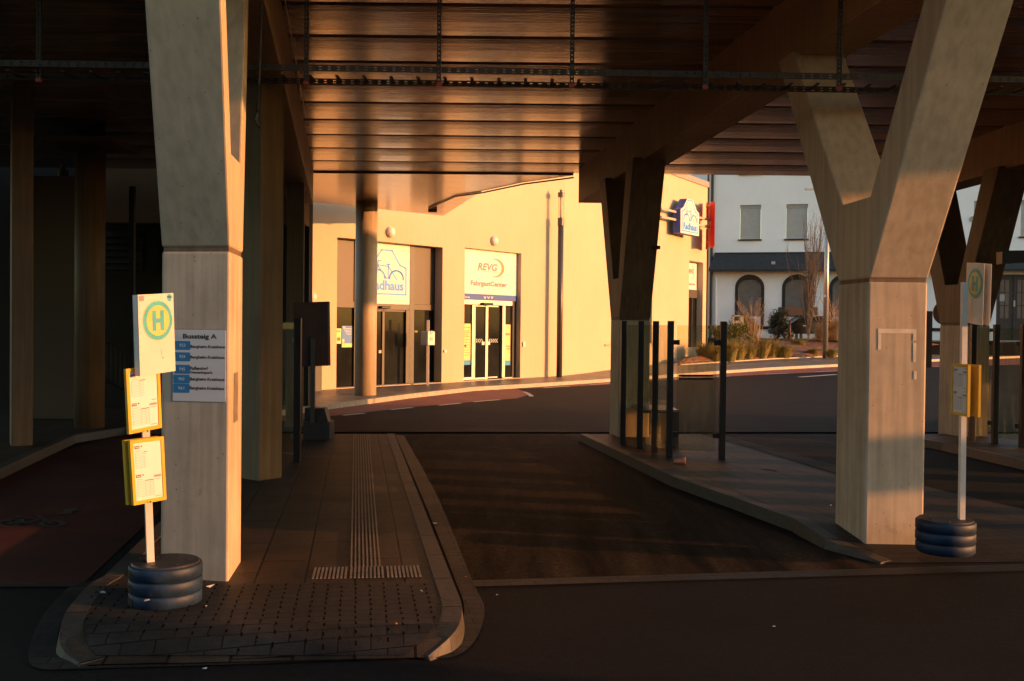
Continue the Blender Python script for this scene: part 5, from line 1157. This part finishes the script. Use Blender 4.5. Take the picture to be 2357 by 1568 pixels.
# route sheet on the left pillar
pf = PL((-2.56, 7.27, 0), (.985, -.17, 0)); 
rt = thing('route_sheet', 'white laminated route sheet with blue number tags taped to the left pillar', 'notice', pf.pt(.3, 1.5, .01))
def rp_(x, y): return pf.uv(*q3(x, y), .006)
a0, zb_ = rp_(346, 785); a1, zt_ = rp_(724, 288); a0 = rp_(352, 600)[0]; bm = NB(); pf.box(bm, a0, a1, zb_, zt_, .001, .005); sh = obj('sheet', bm, 'paper', rt)
bm = NB(); pf.box(bm, a0 - .018, a1 + .006, zb_ - .005, zt_ + .006, .0003, .0022); obj('laminate_edge', bm, 'inkgrey', sh)
bm = NB()
def tx(s, x0, y0, x1, y1, b=.03): a, z0 = rp_(x0, y1); c, z1 = rp_(x1, y0); text(bm, pf, s, a, z0, c - a, z1 - z0, .0075, b)
tx('Bussteig A', 424, 316, 662, 357); tx('Bergheim Kreishaus', 477, 396, 719, 419); tx('Bergheim Kreishaus', 475, 470, 717, 493); tx('Paffendorf', 474, 546, 600, 567); tx('Gewerbepark', 474, 577, 634, 599)
tx('Bergheim Kreishaus', 473, 625, 715, 648); tx('Bergheim Kreishaus', 471, 688, 713, 711)
obj('lettering', bm, 'ink', sh)
bm = NB()
tags = ((366, 365, 476, 426), (366, 445, 475, 506), (364, 533, 473, 594), (356, 603, 471, 662), (354, 667, 470, 727))
for x0_, y0_, x1_, y1_ in tags:
    a, z0 = rp_(x0_, y1_); c, z1 = rp_(x1_, y0_); r_ = .007; pts_ = []
    for cx_, cz_, t0 in ((c - r_, z1 - r_, 0), (a + r_, z1 - r_, 90), (a + r_, z0 + r_, 180), (c - r_, z0 + r_, 270)): pts_ += [(cx_ + r_ * math.cos(R(t0 + k * 22.5)), cz_ + r_ * math.sin(R(t0 + k * 22.5))) for k in range(5)]
    bm.faces.new([bm.verts.new(pf.pt(*q, .0065)) for q in pts_])
obj('route_tag', bm, 'tagblue', sh)
bm = NB()
for s, (x0_, y0_, x1_, y1_) in zip(('923', '924', '945', '960', '961'), tags):
    cx_, cy_ = (x0_ + x1_) / 2, (y0_ + y1_) / 2; a, z0 = rp_(cx_ - 21, cy_ + 9); c, z1 = rp_(cx_ + 21, cy_ - 12); text(bm, pf, s, a, z0, c - a, z1 - z0, .0085, .01)
obj('route_number', bm, 'white', sh)
# small marks on the pillar's sunlit side
bm = NB(); sd = PL((-2.56 + .985 * .53, 7.27 - .17 * .53, 0), (-.12, .99, 0)); sd.n = Vector((.99, .12, 0)).normalized()
sd.quad(bm, .2, .4, 1.25, 1.62, .003); obj('old_sticker', bm, 'tactile', p1)

# ------------------------------------------------------------------ dark service building at the left back
svb = thing('service_building', 'dark service building under the bridge with louvre window and ochre walls', 'building', (-9, 22, 0))
YB = 22.5; SB = PL((-16, YB, 0), (1, 0, 0))
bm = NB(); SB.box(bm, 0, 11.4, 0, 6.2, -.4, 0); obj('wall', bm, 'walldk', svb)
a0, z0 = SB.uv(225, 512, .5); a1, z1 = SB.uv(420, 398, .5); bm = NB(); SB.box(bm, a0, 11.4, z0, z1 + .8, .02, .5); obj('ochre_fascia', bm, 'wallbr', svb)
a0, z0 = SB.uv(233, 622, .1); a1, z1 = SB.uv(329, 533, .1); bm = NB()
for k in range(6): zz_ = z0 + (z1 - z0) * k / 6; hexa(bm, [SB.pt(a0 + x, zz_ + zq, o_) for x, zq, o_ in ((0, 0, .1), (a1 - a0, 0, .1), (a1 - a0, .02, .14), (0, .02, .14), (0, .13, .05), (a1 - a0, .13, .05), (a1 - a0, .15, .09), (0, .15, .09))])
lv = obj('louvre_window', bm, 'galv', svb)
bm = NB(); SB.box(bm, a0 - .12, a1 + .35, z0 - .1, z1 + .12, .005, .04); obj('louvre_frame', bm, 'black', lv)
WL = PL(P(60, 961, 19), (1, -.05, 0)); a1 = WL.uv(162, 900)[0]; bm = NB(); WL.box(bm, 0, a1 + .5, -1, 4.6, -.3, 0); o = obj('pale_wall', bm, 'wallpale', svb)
bm = NB(); q = P(301, 850, 20); ob(bm, Vector((q.x - .05, q.y, .1)), (.1, 0, 0), (0, .1, 0), (0, 0, 4.6)); obj('corner_post', bm, 'galv', svb)
stn = thing('stair_railing', 'dark stair railing behind the dark round column', 'railing', P(260, 900, 20.5))
a, b = P(180, 742, 20.5), P(330, 836, 20.5); bm = NB(); cyl(bm, a, b, .025, n=8); a2, b2_ = P(180, 838, 20.5), P(330, 925, 20.5); cyl(bm, a2, b2_, .03, n=8); obj('handrail', bm, 'galv', stn)
bm = NB()
for k in range(15): t = k / 14; cyl(bm, a.lerp(b, t), a2.lerp(b2_, t), .009, n=6)
obj('balusters', bm, 'galv', stn)

# ------------------------------------------------------------------ litter
cu_ = G(1567, 1067, .12); lt = thing('plastic_cup', 'crushed pink plastic cup lying in front of the glass screen', 'cup', cu_)
bm = NB(); cyl(bm, cu_ + Vector((-.10, 0, .035)), cu_ + Vector((.05, -.02, .045)), .03, .042, n=20, cap=False); obj('cup_body', bm, 'cup', lt, True)
bm = NB(); cyl(bm, cu_ + Vector((.05, -.02, .045)), cu_ + Vector((.062, -.022, .045)), .048, .046, n=20); obj('lid', bm, 'orange', lt)
bm = NB(); c = G(1771, 1080, .126); vs = []
random.seed(3); N = 22
bm.faces.new([bm.verts.new(c + Vector((math.cos(2 * math.pi * i / N) * (.10 if i % 2 else .035) * random.uniform(.6, 1.2), math.sin(2 * math.pi * i / N) * (.10 if i % 2 else .035) * random.uniform(.6, 1.2), random.uniform(0, .012)))) for i in range(N)]); bmesh.ops.triangulate(bm, faces=bm.faces)
tag(obj('dark_leaf', bm, 'rubber'), 'dark crumpled leaf on the right platform paving', 'leaf')
labs = {0: ((1001, 1207), 'white scrap of paper on the bus lane beside the kerb'), 1: ((1145, 1370), 'pale scrap on the road right of the island head'), 2: ((968, 1361), 'small white scrap on the pavers'), 3: ((485, 1352), 'white scrap on the slabs right of the pillar foot'),
        4: ((237, 1368), 'white scrap left of the blue base'), 5: ((476, 1398), 'tiny scrap right of the blue base'), 6: ((910, 1437), 'orange scrap on the pavers near the kerb'), 7: ((1074, 1330), 'orange crumb on the border stones'), 8: ((472, 1539), 'cigarette end on the road at the bottom'), 9: ((1780, 1443), 'small scrap on the road at the lower right'),
        10: ((1912, 1164), 'cigarette end beside the right pillar foot'), 11: ((1620, 1054), 'pale scrap near the foot of the glass screen'), 12: ((340, 1385), 'white tissue stuck in the slot of the blue base')}
for k, ((x, y), lab) in labs.items():
    c = G(x, y, .012 if k in (0, 1, 7, 8, 9) else .13); s_ = .028 if k in (0, 4, 3) else .016
    if k == 12: c = P(x, y, 6.40); s_ = .022
    bm = NB(); random.seed(k + 20); vv = [bm.verts.new(c + Vector((random.uniform(-s_, s_), random.uniform(-s_, s_), random.uniform(0, s_ * .7)))) for _ in range(6)]
    bmesh.ops.convex_hull(bm, input=vv); o = obj('litter_scrap', bm, 'orange' if k in (6, 7) else 'paper'); tag(o, lab, 'litter', 'scraps of litter on the ground')
for k, (x, y) in enumerate(((1520, 1520), (1500, 1395), (1600, 1380), (1690, 1475), (2040, 1400), (1290, 1400))):
    pass
